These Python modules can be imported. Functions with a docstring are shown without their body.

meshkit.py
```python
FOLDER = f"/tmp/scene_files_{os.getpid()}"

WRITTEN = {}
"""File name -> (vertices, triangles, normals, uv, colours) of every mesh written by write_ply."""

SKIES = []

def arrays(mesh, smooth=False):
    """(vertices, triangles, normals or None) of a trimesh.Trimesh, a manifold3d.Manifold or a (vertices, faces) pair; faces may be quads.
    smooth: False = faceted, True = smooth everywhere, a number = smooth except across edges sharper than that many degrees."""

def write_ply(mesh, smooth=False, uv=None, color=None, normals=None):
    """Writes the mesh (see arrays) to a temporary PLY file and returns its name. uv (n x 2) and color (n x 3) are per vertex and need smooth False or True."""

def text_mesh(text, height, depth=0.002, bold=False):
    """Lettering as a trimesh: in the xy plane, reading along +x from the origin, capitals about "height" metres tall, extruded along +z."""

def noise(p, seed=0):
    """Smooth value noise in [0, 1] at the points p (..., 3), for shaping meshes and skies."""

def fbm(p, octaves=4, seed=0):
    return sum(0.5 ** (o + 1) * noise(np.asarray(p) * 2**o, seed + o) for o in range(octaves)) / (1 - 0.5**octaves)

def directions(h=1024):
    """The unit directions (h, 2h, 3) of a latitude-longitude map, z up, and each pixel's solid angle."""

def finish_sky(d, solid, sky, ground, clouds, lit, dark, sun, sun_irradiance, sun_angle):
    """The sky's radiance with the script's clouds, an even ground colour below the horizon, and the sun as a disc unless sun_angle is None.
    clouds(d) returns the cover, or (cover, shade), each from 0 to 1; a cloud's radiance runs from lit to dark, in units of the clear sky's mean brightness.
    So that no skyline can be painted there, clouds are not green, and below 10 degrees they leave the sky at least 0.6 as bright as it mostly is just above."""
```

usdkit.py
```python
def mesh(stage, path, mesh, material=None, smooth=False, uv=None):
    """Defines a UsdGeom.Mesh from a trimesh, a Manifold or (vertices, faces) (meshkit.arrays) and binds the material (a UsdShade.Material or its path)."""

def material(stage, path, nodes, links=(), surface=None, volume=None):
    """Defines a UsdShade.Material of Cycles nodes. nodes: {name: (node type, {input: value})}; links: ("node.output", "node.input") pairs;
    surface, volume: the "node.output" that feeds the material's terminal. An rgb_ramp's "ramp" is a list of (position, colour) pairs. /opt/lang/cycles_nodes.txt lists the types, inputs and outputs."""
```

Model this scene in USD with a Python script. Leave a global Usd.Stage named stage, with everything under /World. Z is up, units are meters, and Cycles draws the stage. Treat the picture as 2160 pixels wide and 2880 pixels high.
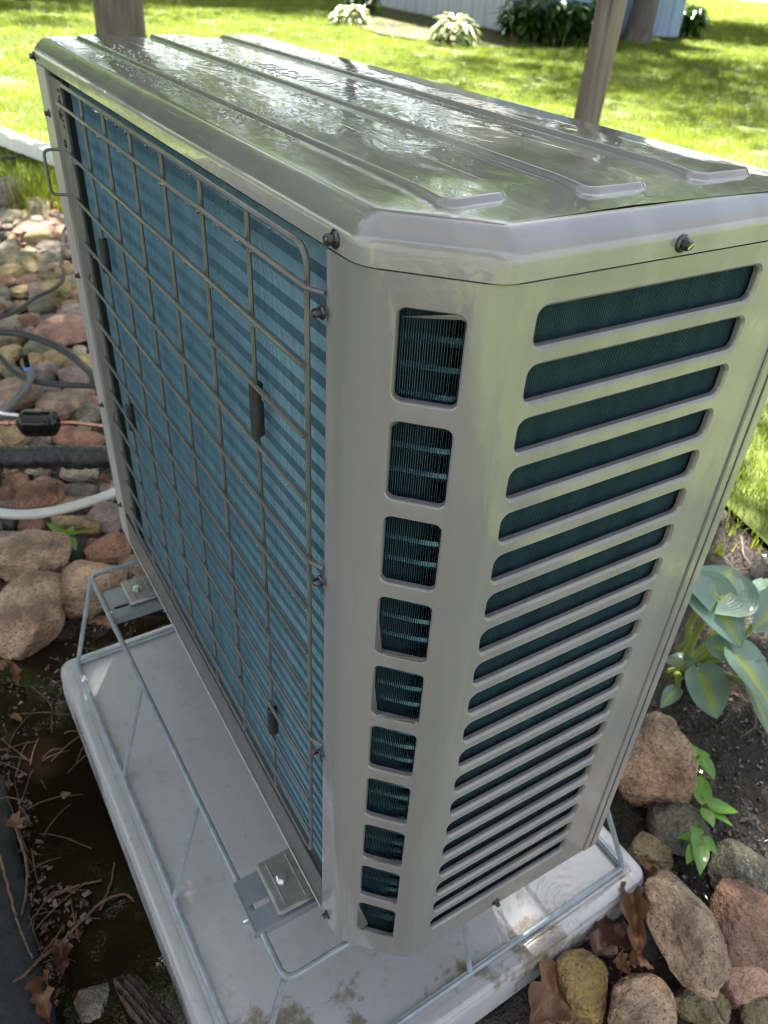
import math, random
import numpy as np, trimesh, manifold3d as m3, shapely.geometry as sg, shapely
from scipy.spatial import Delaunay
import usdkit, meshkit
from pxr import Usd, UsdGeom, UsdLux, UsdShade, Gf, Sdf, Vt

stage = Usd.Stage.CreateInMemory()
UsdGeom.SetStageUpAxis(stage, UsdGeom.Tokens.z)
UsdGeom.SetStageMetersPerUnit(stage, 1.0)
UsdGeom.Xform.Define(stage, '/World')
UsdGeom.Scope.Define(stage, '/World/Looks')
rng = np.random.default_rng(7)
random.seed(7)

# ------------------------------------------------------------------ camera, sky, sun, exposure
CAM = np.array([-0.231418, -0.33805888, 0.86269711])
RIGHT = np.array([0.8568365, -0.51300059, 0.0515907])
DOWN = np.array([-0.26669963, -0.52662857, -0.80717635])
FWD = np.array([0.44125108, 0.67785894, -0.58805165])
FPX = 2165.11
cam = UsdGeom.Camera.Define(stage, '/World/camera')
cam.AddTransformOp().Set(Gf.Matrix4d(*RIGHT, 0, *(-DOWN), 0, *(-FWD), 0, *CAM, 1))
cam.CreateHorizontalApertureAttr(6.85)
cam.CreateVerticalApertureAttr(6.85 * 4 / 3)
cam.CreateFocalLengthAttr(6.85 * FPX / 2160)
cam.CreateClippingRangeAttr(Gf.Vec2f(0.02, 500))
cam.CreateFStopAttr(2.5)
cam.CreateFocusDistanceAttr(0.66)
cam.CreateExposureAttr(3.45)

SUN_EL = math.radians(56)
SUN_AZ = math.atan2(0.56, 0.83)            # rotation = atan2(x, y) of the direction towards the sun
SUN_DIR = np.array([math.sin(SUN_AZ) * math.cos(SUN_EL), math.cos(SUN_AZ) * math.cos(SUN_EL), math.sin(SUN_EL)])
sun = UsdLux.DistantLight.Define(stage, '/World/sun')
sun.CreateIntensityAttr(1.05)
sun.CreateNormalizeAttr(True)
sun.CreateAngleAttr(0.5)
sun.CreateColorAttr(Gf.Vec3f(1.0, 0.94, 0.84))
_z = SUN_DIR; _x = np.cross([0, 0, 1], _z); _x /= np.linalg.norm(_x); _y = np.cross(_z, _x)
sun.AddTransformOp().Set(Gf.Matrix4d(*_x, 0, *_y, 0, *_z, 0, 0, 0, 0, 1))
SKY = usdkit.material(stage, '/World/Looks/sky_look', {
    's': ('sky_texture', {'sky_type': 'single_scattering', 'sun_disc': False, 'sun_elevation': SUN_EL, 'sun_rotation': SUN_AZ, 'altitude': 200.0, 'aerosol_density': 2.0}),
    't': ('texture_coordinate', {}),
    'n': ('noise_texture', {'scale': 2.2, 'detail': 5.0, 'roughness': 0.55}),
    'r': ('rgb_ramp', {'ramp': [(0.46, (.45, .45, .45)), (0.64, (1, 1, 1))]}),
    'mx': ('mix_color', {'b': (2.3, 2.2, 2.14), 'use_clamp': False}),
    'b': ('background_shader', {'strength': 0.055})},
    [('t.generated', 'n.vector'), ('n.fac', 'r.fac'), ('r.color', 'mx.fac'), ('s.color', 'mx.a'), ('mx.result', 'b.color')], surface='b.background')
dome = UsdLux.DomeLight.Define(stage, '/World/sky')
dome.CreateIntensityAttr(1.0)
UsdShade.MaterialBindingAPI.Apply(dome.GetPrim()).Bind(SKY)

# ------------------------------------------------------------------ helpers
G0 = -0.42                                   # ground level
USED = {}
def numbered(path):
    if path not in USED:
        USED[path] = 0
        return path
    USED[path] += 1
    return f'{path}_{USED[path]:03d}'
def tag(prim, label=None, cat=None, group=None, kind=None):
    prim = prim.GetPrim() if hasattr(prim, 'GetPrim') else prim
    for k, v in (('label', label), ('category', cat), ('group', group), ('kind', kind)):
        if v: prim.SetCustomDataByKey(k, v)
    return prim
def thing(name, label, cat, group=None, loc=(0, 0, 0)):
    x = UsdGeom.Xform.Define(stage, numbered('/World/' + name))
    x.AddTranslateOp().Set(Gf.Vec3d(*map(float, loc)))
    return tag(x, label, cat, group)
def obj(name, mesh, mat, parent=None, smooth=30, kind=None, label=None, uv=None):
    base = parent.GetPath().pathString if parent is not None else '/World'
    m = usdkit.mesh(stage, numbered(base + '/' + name), mesh, mat, smooth=smooth, uv=uv)
    return tag(m, label, None, None, kind)
def solo(name, mesh, mat, label, cat, group=None, smooth=30, uv=None, kind=None):
    m = usdkit.mesh(stage, numbered('/World/' + name), mesh, mat, smooth=smooth, uv=uv)
    return tag(m, label, cat, group, kind)
def at(px, py, z=G0):
    """the point at height z that the photograph shows at this pixel (2160 x 2880)"""
    d = RIGHT * (px - 1080) / FPX + DOWN * (py - 1440) / FPX + FWD
    return CAM + d * (z - CAM[2]) / d[2]
def depth(p): return float(np.dot(np.asarray(p) - CAM, FWD))
def cat(parts): return trimesh.util.concatenate([p for p in parts if p is not None])
def box(x0, x1, y0, y1, z0, z1, bevel=0):
    b = trimesh.creation.box((x1 - x0, y1 - y0, z1 - z0))
    if bevel:
        v = b.vertices
        pts = []
        for a in range(3):
            s = np.full(3, bevel); s[a] = 0
            pts.append(np.sign(v) * (np.abs(v) - s))
        b = trimesh.convex.convex_hull(np.vstack(pts))
    b.apply_translation(((x0 + x1) / 2, (y0 + y1) / 2, (z0 + z1) / 2))
    return b
def smooth_path(pts, n=8):
    p = np.asarray(pts, float)
    if len(p) < 3: return p
    q = np.vstack([2 * p[0] - p[1], p, 2 * p[-1] - p[-2]])
    out = []
    for i in range(1, len(q) - 2):
        for t in np.linspace(0, 1, n, endpoint=False):
            a, b, c, d = q[i - 1:i + 3]
            out.append(0.5 * (2 * b + (c - a) * t + (2 * a - 5 * b + 4 * c - d) * t * t + (3 * b - a - 3 * c + d) * t ** 3))
    out.append(p[-1])
    return np.array(out)
def round_path(pts, r, n=6, closed=False):
    """polyline with its corners rounded by arcs of about radius r"""
    p = np.asarray(pts, float); out = []
    N = len(p)
    for i in range(N):
        if not closed and i in (0, N - 1): out.append(p[i]); continue
        a, b, c = p[i - 1], p[i], p[(i + 1) % N]
        u, v = a - b, c - b
        lu, lv = np.linalg.norm(u), np.linalg.norm(v)
        k = min(r, lu * .45, lv * .45)
        s, e = b + u / lu * k, b + v / lv * k
        for t in np.linspace(0, 1, n):
            out.append((1 - t) ** 2 * s + 2 * t * (1 - t) * b + t * t * e)
    return np.array(out)
def tube(path, r, sides=8, closed=False, caps=True):
    p = np.asarray(path, float); n = len(p)
    r = np.broadcast_to(np.asarray(r, float), (n,))
    if closed: t = np.roll(p, -1, 0) - np.roll(p, 1, 0)
    else: t = np.gradient(p, axis=0)
    t /= np.maximum(np.linalg.norm(t, axis=1, keepdims=True), 1e-12)
    u = np.cross(t[0], [0, 0, 1.0])
    if np.linalg.norm(u) < .1: u = np.cross(t[0], [1.0, 0, 0])
    u /= np.linalg.norm(u)
    ang = np.arange(sides) * 2 * np.pi / sides
    V = []
    for i in range(n):
        u = u - t[i] * np.dot(u, t[i]); u /= np.linalg.norm(u)
        w = np.cross(t[i], u)
        V.append(p[i] + r[i] * (np.cos(ang)[:, None] * u + np.sin(ang)[:, None] * w))
    V = np.vstack(V); F = []
    rings = n if closed else n - 1
    for i in range(rings):
        a, b = i * sides, ((i + 1) % n) * sides
        for k in range(sides):
            k2 = (k + 1) % sides
            F += [(a + k, a + k2, b + k2), (a + k, b + k2, b + k)]
    if caps and not closed:
        V = np.vstack([V, p[0], p[-1]])
        for k in range(sides):
            k2 = (k + 1) % sides
            F += [(k2, k, n * sides), ((n - 1) * sides + k, (n - 1) * sides + k2, n * sides + 1)]
    return trimesh.Trimesh(V, F, process=False)
def ext(poly, z0, z1):
    m = trimesh.creation.extrude_polygon(poly, z1 - z0, engine='earcut'); m.apply_translation((0, 0, z0)); return m
def man(tm): return m3.Manifold(m3.Mesh(np.asarray(tm.vertices, np.float32), np.asarray(tm.faces, np.uint32)))
def tm(man_):
    k = man_.to_mesh(); return trimesh.Trimesh(k.vert_properties[:, :3], k.tri_verts, process=False)
def lathe(prof, origin, axis, sides=20):
    """solid of revolution: prof = [(radius, distance along the axis)]"""
    axis = np.asarray(axis, float); axis /= np.linalg.norm(axis)
    u = np.cross(axis, [0, 0, 1.0])
    if np.linalg.norm(u) < .1: u = np.cross(axis, [1.0, 0, 0])
    u /= np.linalg.norm(u); w = np.cross(axis, u)
    a = np.arange(sides) * 2 * np.pi / sides
    V = np.vstack([np.asarray(origin) + axis * h + max(r, 1e-5) * (np.cos(a)[:, None] * u + np.sin(a)[:, None] * w) for r, h in prof])
    F = []
    for i in range(len(prof) - 1):
        for k in range(sides):
            k2 = (k + 1) % sides; A, B = i * sides, (i + 1) * sides
            F += [(A + k, A + k2, B + k2), (A + k, B + k2, B + k)]
    F += [(0, k + 1, k) for k in range(1, sides - 1)]
    L = (len(prof) - 1) * sides
    F += [(L, L + k, L + k + 1) for k in range(1, sides - 1)]
    return trimesh.Trimesh(V, F, process=False)

# ------------------------------------------------------------------ materials
def look(name, c1, c2=None, rough=0.5, scale=8, detail=4, bump=0, bscale=None, metal=0, spec=0.5, coat=0, stretch=None, ramp=(0.35, 0.65), rough2=None, bdist=0.01, vary=0, translucent=0, c3=None, speck=None, distortion=0):
    """principled surface whose colour, gloss and relief run with noise in world space"""
    N = {'g': ('geometry', {}), 'mp': ('mapping', {'scale': stretch or (1, 1, 1)}),
         'n': ('noise_texture', {'scale': scale, 'detail': float(detail), 'roughness': 0.6, 'distortion': distortion}),
         'p': ('principled_bsdf', {'roughness': rough, 'metallic': metal, 'specular_ior_level': spec, 'coat_weight': coat, 'coat_roughness': 0.05})}
    L = [('g.position', 'mp.vector'), ('mp.vector', 'n.vector')]
    stops = [(ramp[0], c1), (ramp[1], c2 or c1)]
    if c3: stops.append((min(1, 2 * ramp[1] - ramp[0]), c3))
    N['r'] = ('rgb_ramp', {'ramp': stops}); L.append(('n.fac', 'r.fac'))
    out = 'r.color'
    if speck:                                   # (scale, colour, amount): mineral specks
        N['v'] = ('voronoi_texture', {'scale': float(speck[0])})
        N['wn'] = ('rgb_ramp', {'ramp': [(0.0, (1, 1, 1)), (speck[2], (1, 1, 1)), (speck[2] + .08, (0, 0, 0)), (1, (0, 0, 0))]})
        N['sv'] = ('separate_color', {}); N['mv'] = ('mix_color', {'b': speck[1]})
        L += [('g.position', 'v.vector'), ('v.color', 'sv.color'), ('sv.r', 'wn.fac'), ('wn.color', 'mv.fac'), (out, 'mv.a')]
        out = 'mv.result'
    if vary:
        N['o'] = ('object_info', {}); N['mr'] = ('map_range', {'to_min': 1 - vary, 'to_max': 1 + vary}); N['h'] = ('hsv', {})
        L += [('o.random', 'mr.value'), ('mr.result', 'h.value'), (out, 'h.color')]
        out = 'h.color'
    L.append((out, 'p.base_color'))
    if rough2 is not None:
        N['n2'] = ('noise_texture', {'scale': scale * 0.7, 'detail': 3.0}); N['mr2'] = ('map_range', {'from_min': 0.4, 'from_max': 0.6, 'to_min': rough, 'to_max': rough2, 'clamp': True})
        L += [('mp.vector', 'n2.vector'), ('n2.fac', 'mr2.value'), ('mr2.result', 'p.roughness')]
    if bump:
        N['nb'] = ('noise_texture', {'scale': float(bscale or scale * 3), 'detail': 5.0, 'roughness': 0.6}); N['b'] = ('bump', {'strength': bump, 'distance': bdist})
        L += [('mp.vector', 'nb.vector'), ('nb.fac', 'b.height'), ('b.normal', 'p.normal')] + ([('b.normal', 'p.coat_normal')] if coat else [])
    surf = 'p.BSDF'
    if translucent:
        N['tl'] = ('translucent_bsdf', {}); N['mc'] = ('mix_closure', {'fac': translucent}); N['hs'] = ('hsv', {'value': 1.6, 'saturation': 1.1})
        L += [(out, 'hs.color'), ('hs.color', 'tl.color'), ('p.BSDF', 'mc.closure1'), ('tl.BSDF', 'mc.closure2')]
        surf = 'mc.closure'
    return usdkit.material(stage, '/World/Looks/' + name, N, L, surface=surf)

def wet_paint(name, base, streak, ripple, coat=1.0, r0=.24, r1=.40, film=.45):
    """grey enamel under a film of rain water; ripple = (scale xyz, strength) of the film"""
    N = {'g': ('geometry', {}), 'mp': ('mapping', {'scale': ripple[0]}), 'ms': ('mapping', {'scale': streak}),
         'n': ('noise_texture', {'scale': 1.0, 'detail': 3.0, 'roughness': 0.5, 'distortion': 0.8}),
         'ns': ('noise_texture', {'scale': 1.0, 'detail': 4.0}),
         'mr': ('map_range', {'from_min': 0.42, 'from_max': 0.58, 'to_min': 0.92, 'to_max': 1.04, 'clamp': True}), 'h': ('hsv', {'color': base}),
         'rr': ('map_range', {'from_min': 0.45, 'from_max': 0.55, 'to_min': r0, 'to_max': r1, 'clamp': True}),
         'cw': ('map_range', {'from_min': 0.485, 'from_max': 0.505, 'to_min': film * coat, 'to_max': coat, 'clamp': True}),
         'nd': ('noise_texture', {'scale': 17.0, 'detail': 9.0, 'roughness': 0.7}), 'rd': ('rgb_ramp', {'ramp': [(0.63, (1, 1, 1)), (0.72, (0.80, 0.78, 0.74))]}), 'md': ('mix_color', {'blend_type': 'multiply', 'fac': 1.0}),
         'b': ('bump', {'strength': ripple[1], 'distance': 0.004}),
         'nf': ('noise_texture', {'scale': 420.0, 'detail': 2.0}), 'bf': ('bump', {'strength': 0.03, 'distance': 0.001}),
         'p': ('principled_bsdf', {'specular_ior_level': 0.5, 'coat_roughness': 0.018, 'coat_ior': 1.62})}
    L = [('g.position', 'mp.vector'), ('g.position', 'ms.vector'), ('mp.vector', 'n.vector'), ('ms.vector', 'ns.vector'), ('ns.fac', 'mr.value'), ('mr.result', 'h.value'), ('h.color', 'md.a'), ('g.position', 'nd.vector'), ('nd.fac', 'rd.fac'), ('rd.color', 'md.b'), ('md.result', 'p.base_color'), ('ns.fac', 'cw.value'), ('cw.result', 'p.coat_weight'),
         ('ns.fac', 'rr.value'), ('rr.result', 'p.roughness'), ('n.fac', 'b.height'), ('b.normal', 'p.coat_normal'),
         ('g.position', 'nf.vector'), ('nf.fac', 'bf.height'), ('bf.normal', 'p.normal')]
    return usdkit.material(stage, '/World/Looks/' + name, N, L, surface='p.BSDF')

TAUPE = (0.158, 0.154, 0.148)
M = {}
M['cover'] = wet_paint('wet_cover_paint', (0.185, 0.181, 0.174), (16, 4, 8), ((24, 11, 14), 0.22), .9, .14, .26, .85)
M['panel'] = wet_paint('wet_panel_paint', TAUPE, (11, 11, 1.6), ((75, 75, 50), 0.07), 1.0, .22, .36, .72)
M['post'] = look('post_metal', (0.27, 0.26, 0.25), (0.36, 0.35, 0.33), rough=0.4, scale=60, metal=0.25, bump=.1, stretch=(1, 1, .15))
M['dark_metal'] = look('dark_steel', (0.06, 0.06, 0.058), (0.09, 0.088, 0.085), rough=0.45, scale=20)  # even dark grey for recess plate, base pan and edge strip line
M['wire'] = look('wire_coating', (0.080, 0.079, 0.077), (0.112, 0.110, 0.106), rough=0.38, scale=30, coat=.25)
M['rubber'] = look('black_rubber', (0.010, 0.010, 0.011), (0.022, 0.022, 0.024), rough=0.45, scale=90, bump=.2)
M['screw'] = look('black_screw', (0.015, 0.015, 0.016), rough=0.25, coat=.5)
M['bolt'] = look('zinc_bolt', (0.62, 0.66, 0.66), (0.75, 0.78, 0.78), rough=0.22, metal=1, scale=60)
M['rod'] = look('galvanised_rod', (0.19, 0.225, 0.25), (0.26, 0.30, 0.33), rough=0.32, scale=45, metal=.35, coat=.3)
M['plate'] = look('stand_plate', (0.17, 0.195, 0.215), (0.22, 0.245, 0.265), rough=0.3, scale=20, metal=.3, coat=.2)
M['foot'] = wet_paint('wet_foot_paint', (0.16, 0.155, 0.142), (40, 40, 20), ((70, 70, 30), 0.25))
M['black'] = look('inner_dark', (0.006, 0.006, 0.006), rough=0.8)
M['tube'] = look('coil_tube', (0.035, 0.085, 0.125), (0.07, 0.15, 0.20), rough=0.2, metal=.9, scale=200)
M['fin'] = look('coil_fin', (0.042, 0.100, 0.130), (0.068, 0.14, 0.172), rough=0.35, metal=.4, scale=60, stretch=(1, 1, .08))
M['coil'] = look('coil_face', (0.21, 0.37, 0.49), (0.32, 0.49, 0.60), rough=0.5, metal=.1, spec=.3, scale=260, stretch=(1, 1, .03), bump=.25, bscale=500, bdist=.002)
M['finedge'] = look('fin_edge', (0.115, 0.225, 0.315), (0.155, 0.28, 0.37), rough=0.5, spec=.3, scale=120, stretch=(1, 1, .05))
M['groove'] = look('coil_groove', (0.032, 0.080, 0.128), (0.05, 0.11, 0.165), rough=0.5, spec=.2, scale=260, stretch=(1, 1, .03))  # darker fin collars, with tube shadow between the fins put into the colour

# ------------------------------------------------------------------ the heat pump
# x = 0 is the coil face, y = 0 the louvred end, z = 0.71 the seam under the top cover
YF, XD = 1.045, 0.383                        # far end, front side
ZB, ZS = -0.138, 0.709
def arc_corner(pts, rs):
    """closed outline with each corner rounded by its own radius"""
    out = []
    N = len(pts)
    for i in range(N):
        a, b, c = (np.array(pts[(i + k) % N], float) for k in (-1, 0, 1))
        u, v = (a - b), (c - b); k = rs[i]
        s, e = b + u / np.linalg.norm(u) * k, b + v / np.linalg.norm(v) * k
        for t in np.linspace(0, 1, 7): out.append((1 - t) ** 2 * s + 2 * t * (1 - t) * b + t * t * e)
    return np.array(out)
FOOT = [(0, .064), (.064, 0), (XD, 0), (XD, YF), (.03, YF), (0, YF - .03)]
outline = arc_corner(FOOT, [.012, .009, .012, .02, .008, .008])
hp = thing('heat_pump', 'taupe grey heat pump with blue coil, wire guard and rain-wet top on a wire stand', 'heat pump')

# top cover: skirt, rolled edge, pressed top with three raised plateaus
def inset(d): return np.array(sg.Polygon(outline).buffer(-d, join_style='mitre').exterior.coords)[:-1] if d > 0 else outline
def ring(d):
    """the outline moved in by d, vertex for vertex"""
    n = len(outline); p = outline
    t = np.roll(p, -1, 0) - np.roll(p, 1, 0); t /= np.linalg.norm(t, axis=1, keepdims=True)
    nrm = np.stack([-t[:, 1], t[:, 0]], 1)
    return p + nrm * d
prof = [(.7085, .0), (.7190, 0), (.7222, .0004), (.7250, .0015), (.7280, .0036), (.7308, .0063), (.7335, .0092), (.7356, .0116), (.7372, .0137), (.7381, .0153), (.7385, .0172)]
rings = [np.column_stack([ring(d), np.full(len(outline), z)]) for z, d in prof]
nO = len(outline)
ORI = 1 if sg.Polygon(outline).exterior.is_ccw else -1
V, F = [np.vstack(rings)], []
for i in range(len(prof) - 1):
    for k in range(nO):
        k2 = (k + 1) % nO; a, b = i * nO, (i + 1) * nO
        F += [(a + k, a + k2, b + k2), (a + k, b + k2, b + k)]
top_poly = sg.Polygon(ring(.0172))
PLAT = [(.0505, .106, .050, .975), (.157, .222, .042, .985), (.268, .336, .045, .990)]
def top_z(x, y):
    z = np.full_like(x, .7385)
    dist = np.array([top_poly.exterior.distance(sg.Point(a, b)) for a, b in zip(x, y)])
    z += .0004 * np.clip(dist / .003, 0, 1) + .0036 * np.clip(dist / .06, 0, 1)
    for (x0, x1, y0, y1) in PLAT:
        sm = lambda t: np.clip(t, 0, 1) ** 2 * (3 - 2 * np.clip(t, 0, 1))
        rc = .014                                # rounded ends
        qx, qy = np.abs(x - (x0 + x1) / 2) - (x1 - x0) / 2 + rc, np.abs(y - (y0 + y1) / 2) - (y1 - y0) / 2 + rc
        inside_ = rc - np.hypot(np.maximum(qx, 0), np.maximum(qy, 0)) - np.minimum(np.maximum(qx, qy), 0)
        z += .0042 * sm(inside_ / .0046)
    P3 = np.stack([x * 14, y * 5, z * 0], 1)
    z += .0005 * (meshkit.fbm(P3, 3, 3) - .5)
    return z
gx = np.unique(np.concatenate([np.arange(.02, XD, .008)] + [np.linspace(a, a + .014, 12) for a, *_ in PLAT] + [np.linspace(b - .014, b, 12) for _, b, *_ in PLAT]))
gy = np.unique(np.concatenate([np.arange(.02, YF, .010)] + [np.linspace(c, c + .014, 12) for _, _, c, _ in PLAT] + [np.linspace(d - .014, d, 12) for *_, d in PLAT]))
gxx, gyy = [a.ravel() for a in np.meshgrid(gx, gy)]
inside = shapely.contains_xy(top_poly.buffer(-.002), gxx, gyy)
pts2 = np.vstack([ring(.0172), np.column_stack([gxx[inside], gyy[inside]])])
tri = Delaunay(pts2).simplices
cc = pts2[tri].mean(1); tri = tri[shapely.contains_xy(top_poly, cc[:, 0], cc[:, 1])]
e1, e2 = pts2[tri[:, 1]] - pts2[tri[:, 0]], pts2[tri[:, 2]] - pts2[tri[:, 0]]
flip = e1[:, 0] * e2[:, 1] - e1[:, 1] * e2[:, 0] < 0
tri[flip] = tri[flip][:, ::-1]
zz = top_z(pts2[:, 0], pts2[:, 1])
zz[:nO] = .7385
base = len(V[0])
# share the boundary ring so that the rolled edge shades smoothly
remap = np.concatenate([np.arange(nO) + (len(prof) - 1) * nO, base + np.arange(len(pts2) - nO)])
V.append(np.column_stack([pts2[nO:], zz[nO:]])); F = np.vstack([np.array(F)[:, ::ORI], remap[tri]])
cover = trimesh.Trimesh(np.vstack(V), F, process=False)
obj('top_cover', cover, M['cover'], hp, smooth=40)
# pressed lettering, read from the front side of the unit
tx = meshkit.text_mesh('DO NOT STEP', .026, .0008)
tv = tx.vertices.copy()
tx.vertices = np.column_stack([.204 - tv[:, 1], .392 + tv[:, 0] * 1.10, .7464 + tv[:, 2]])
obj('embossed_lettering', tx, M['cover'], hp, smooth=40)
# inner lining under the cover, hidden parts of the case
inner = sg.Polygon(outline).buffer(-.004)
obj('cover_underside', ext(inner, .7050, .7080), M['black'], hp, smooth=False)

# louvred end panel: one bent sheet from the coil face round the chamfer and along the end
centre = np.array(round_path([(-.0005 + .003, .103), (.003, .0655), (.0655, .003), (XD - .008, .003)], .016, 8))
sheet = sg.LineString([tuple(p) for p in centre]).buffer(.003, cap_style='flat', join_style='mitre')
panel = man(ext(sheet, ZB, ZS - .0015))
def slot_cut(w, h, origin, u, nrm, rr):
    """a rounded opening with a rolled-in lip; origin = lower corner, u = along, nrm = outward"""
    def prof2(g, corner):
        p = sg.box(-g, -g, w + g, h + g).buffer(-corner).buffer(corner, quad_segs=5)
        return np.array(p.exterior.coords)[:-1]
    up = np.array([0, 0, 1.0]); rows = []
    for g, dpt in ((.0040, .0012), (.0030, -.0002), (.0014, -.0012), (.0004, -.0026), (.0, -.030)):
        q = prof2(g, rr + g)
        rows.append(np.asarray(origin) + q[:, :1] * u + q[:, 1:] * up + nrm * dpt)
    out = None
    for a, b in zip(rows[:-1], rows[1:]):
        hl = m3.Manifold.hull_points(np.vstack([a, b]).tolist())
        out = hl if out is None else out + hl
    return out
cuts = []
for k in range(20):
    cuts.append(slot_cut(.2124, .0251, (.095, 0, .664 - .04 * k), np.array([1.0, 0, 0]), np.array([0, -1.0, 0]), .0062))
cd = np.array([1, -1, 0]) / math.sqrt(2); cn = np.array([-1, -1, 0]) / math.sqrt(2)
for k in range(10):
    o = np.array([.0634 * .2914, .0632 * (1 - .2914), .6852 - .0628 - .08 * k])
    cuts.append(slot_cut(.0895 * (.7646 - .2914), .0628, o, cd, cn, .0055))
cuts.append(man(trimesh.creation.box((.03, .06, .05), trimesh.transformations.translation_matrix((0, .112, ZB - .008)) @ trimesh.transformations.rotation_matrix(.62, (1, 0, 0)))))
for c in cuts: panel = panel - c
pm = tm(panel)
obj('end_panel', pm, M['panel'], hp, smooth=35)
obj('edge_strip', cat([box(XD - .0285, XD - .004, -.0022, .004, ZB, ZS - .0015, .0012)]), M['panel'], hp, smooth=30)
obj('panel_groove', box(.3648, .3668, -.0030, -.0015, ZB + .004, ZS - .006), M['dark_metal'], hp)  # raised dark strip standing in for the shade inside a groove
obj('front_panel', box(XD - .0075, XD, .002, YF - .002, ZB + .001, ZS - .0015, .002), M['panel'], hp)
obj('far_panel', box(.032, XD - .008, YF - .007, YF - .001, ZB + .001, ZS - .0015, .002), M['panel'], hp)
# far corner post: pale outer strip, dark recess with holes
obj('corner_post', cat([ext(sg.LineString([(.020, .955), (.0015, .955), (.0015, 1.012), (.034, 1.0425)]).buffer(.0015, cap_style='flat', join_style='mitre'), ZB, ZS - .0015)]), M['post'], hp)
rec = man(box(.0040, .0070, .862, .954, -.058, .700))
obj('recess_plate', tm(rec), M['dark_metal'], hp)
for z in (.655, .618): obj('post_hole', lathe([(.0055, 0), (.0055, .001)], (.0038, .915, z), (-1, 0, 0), 14), M['black'], hp)
for k in range(7): obj('vent_slit', box(.0030, .0042, .885, .905, .640 + .0075 * k, .6435 + .0075 * k), M['black'], hp)
obj('recess_edge', box(.002, .030, .856, .861, -.058, .706), M['black'], hp)
obj('coil_end', box(.012, .036, .1005, .1035, ZB + .02, .70), M['black'], hp)  # added black plate, darkens the view past the coil in the openings
obj('inner_back', box(.045, .05, .06, YF - .02, ZB + .02, .70), M['black'], hp)
obj('inner_wall', box(.052, XD - .02, .050, .055, ZB + .02, .70), M['black'], hp)
# base pan
pan = cat([box(.0005, .004, .1045, .955, -.127, -.062, .0012), box(.0005, .024, .1045, .955, -.0655, -.062, .0012), ext(sg.Polygon(outline).buffer(-.009), -.1325, -.126)])
obj('base_pan', pan, M['dark_metal'], hp)
obj('pan_lip', box(-.0025, .0, .104, .95, -.129, -.1245, .001), M['post'], hp)
# coil face: corrugated fin pack
zs, xs, gm = [], [], []
z = -.060; zc = .703
prof_pts = [(.0105, .7030)]
grooves = []
zt = .682
while zt > -.055:
    grooves.append(zt); zt -= .0208
for gz in grooves:
    prof_pts += [(.0105, gz + .0047), (.0138, gz + .0024), (.0138, gz - .0024), (.0105, gz - .0047)]
prof_pts.append((.0105, -.062))
yy = np.array([.088, .3, .5, .7, .866])
Vc, Fl, Fg = [], [], []
for (x, zq) in prof_pts:
    for y in yy: Vc.append((x, y, zq))
ny = len(yy)
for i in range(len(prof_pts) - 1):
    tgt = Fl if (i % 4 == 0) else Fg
    for k in range(ny - 1):
        a = i * ny + k
        tgt += [(a, a + 1, a + ny + 1), (a, a + ny + 1, a + ny)]
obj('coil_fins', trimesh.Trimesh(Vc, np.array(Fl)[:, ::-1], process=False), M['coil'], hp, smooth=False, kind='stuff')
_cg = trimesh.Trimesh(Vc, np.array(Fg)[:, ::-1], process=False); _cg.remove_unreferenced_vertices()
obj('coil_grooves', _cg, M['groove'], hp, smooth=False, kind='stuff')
fe_ = []
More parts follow.
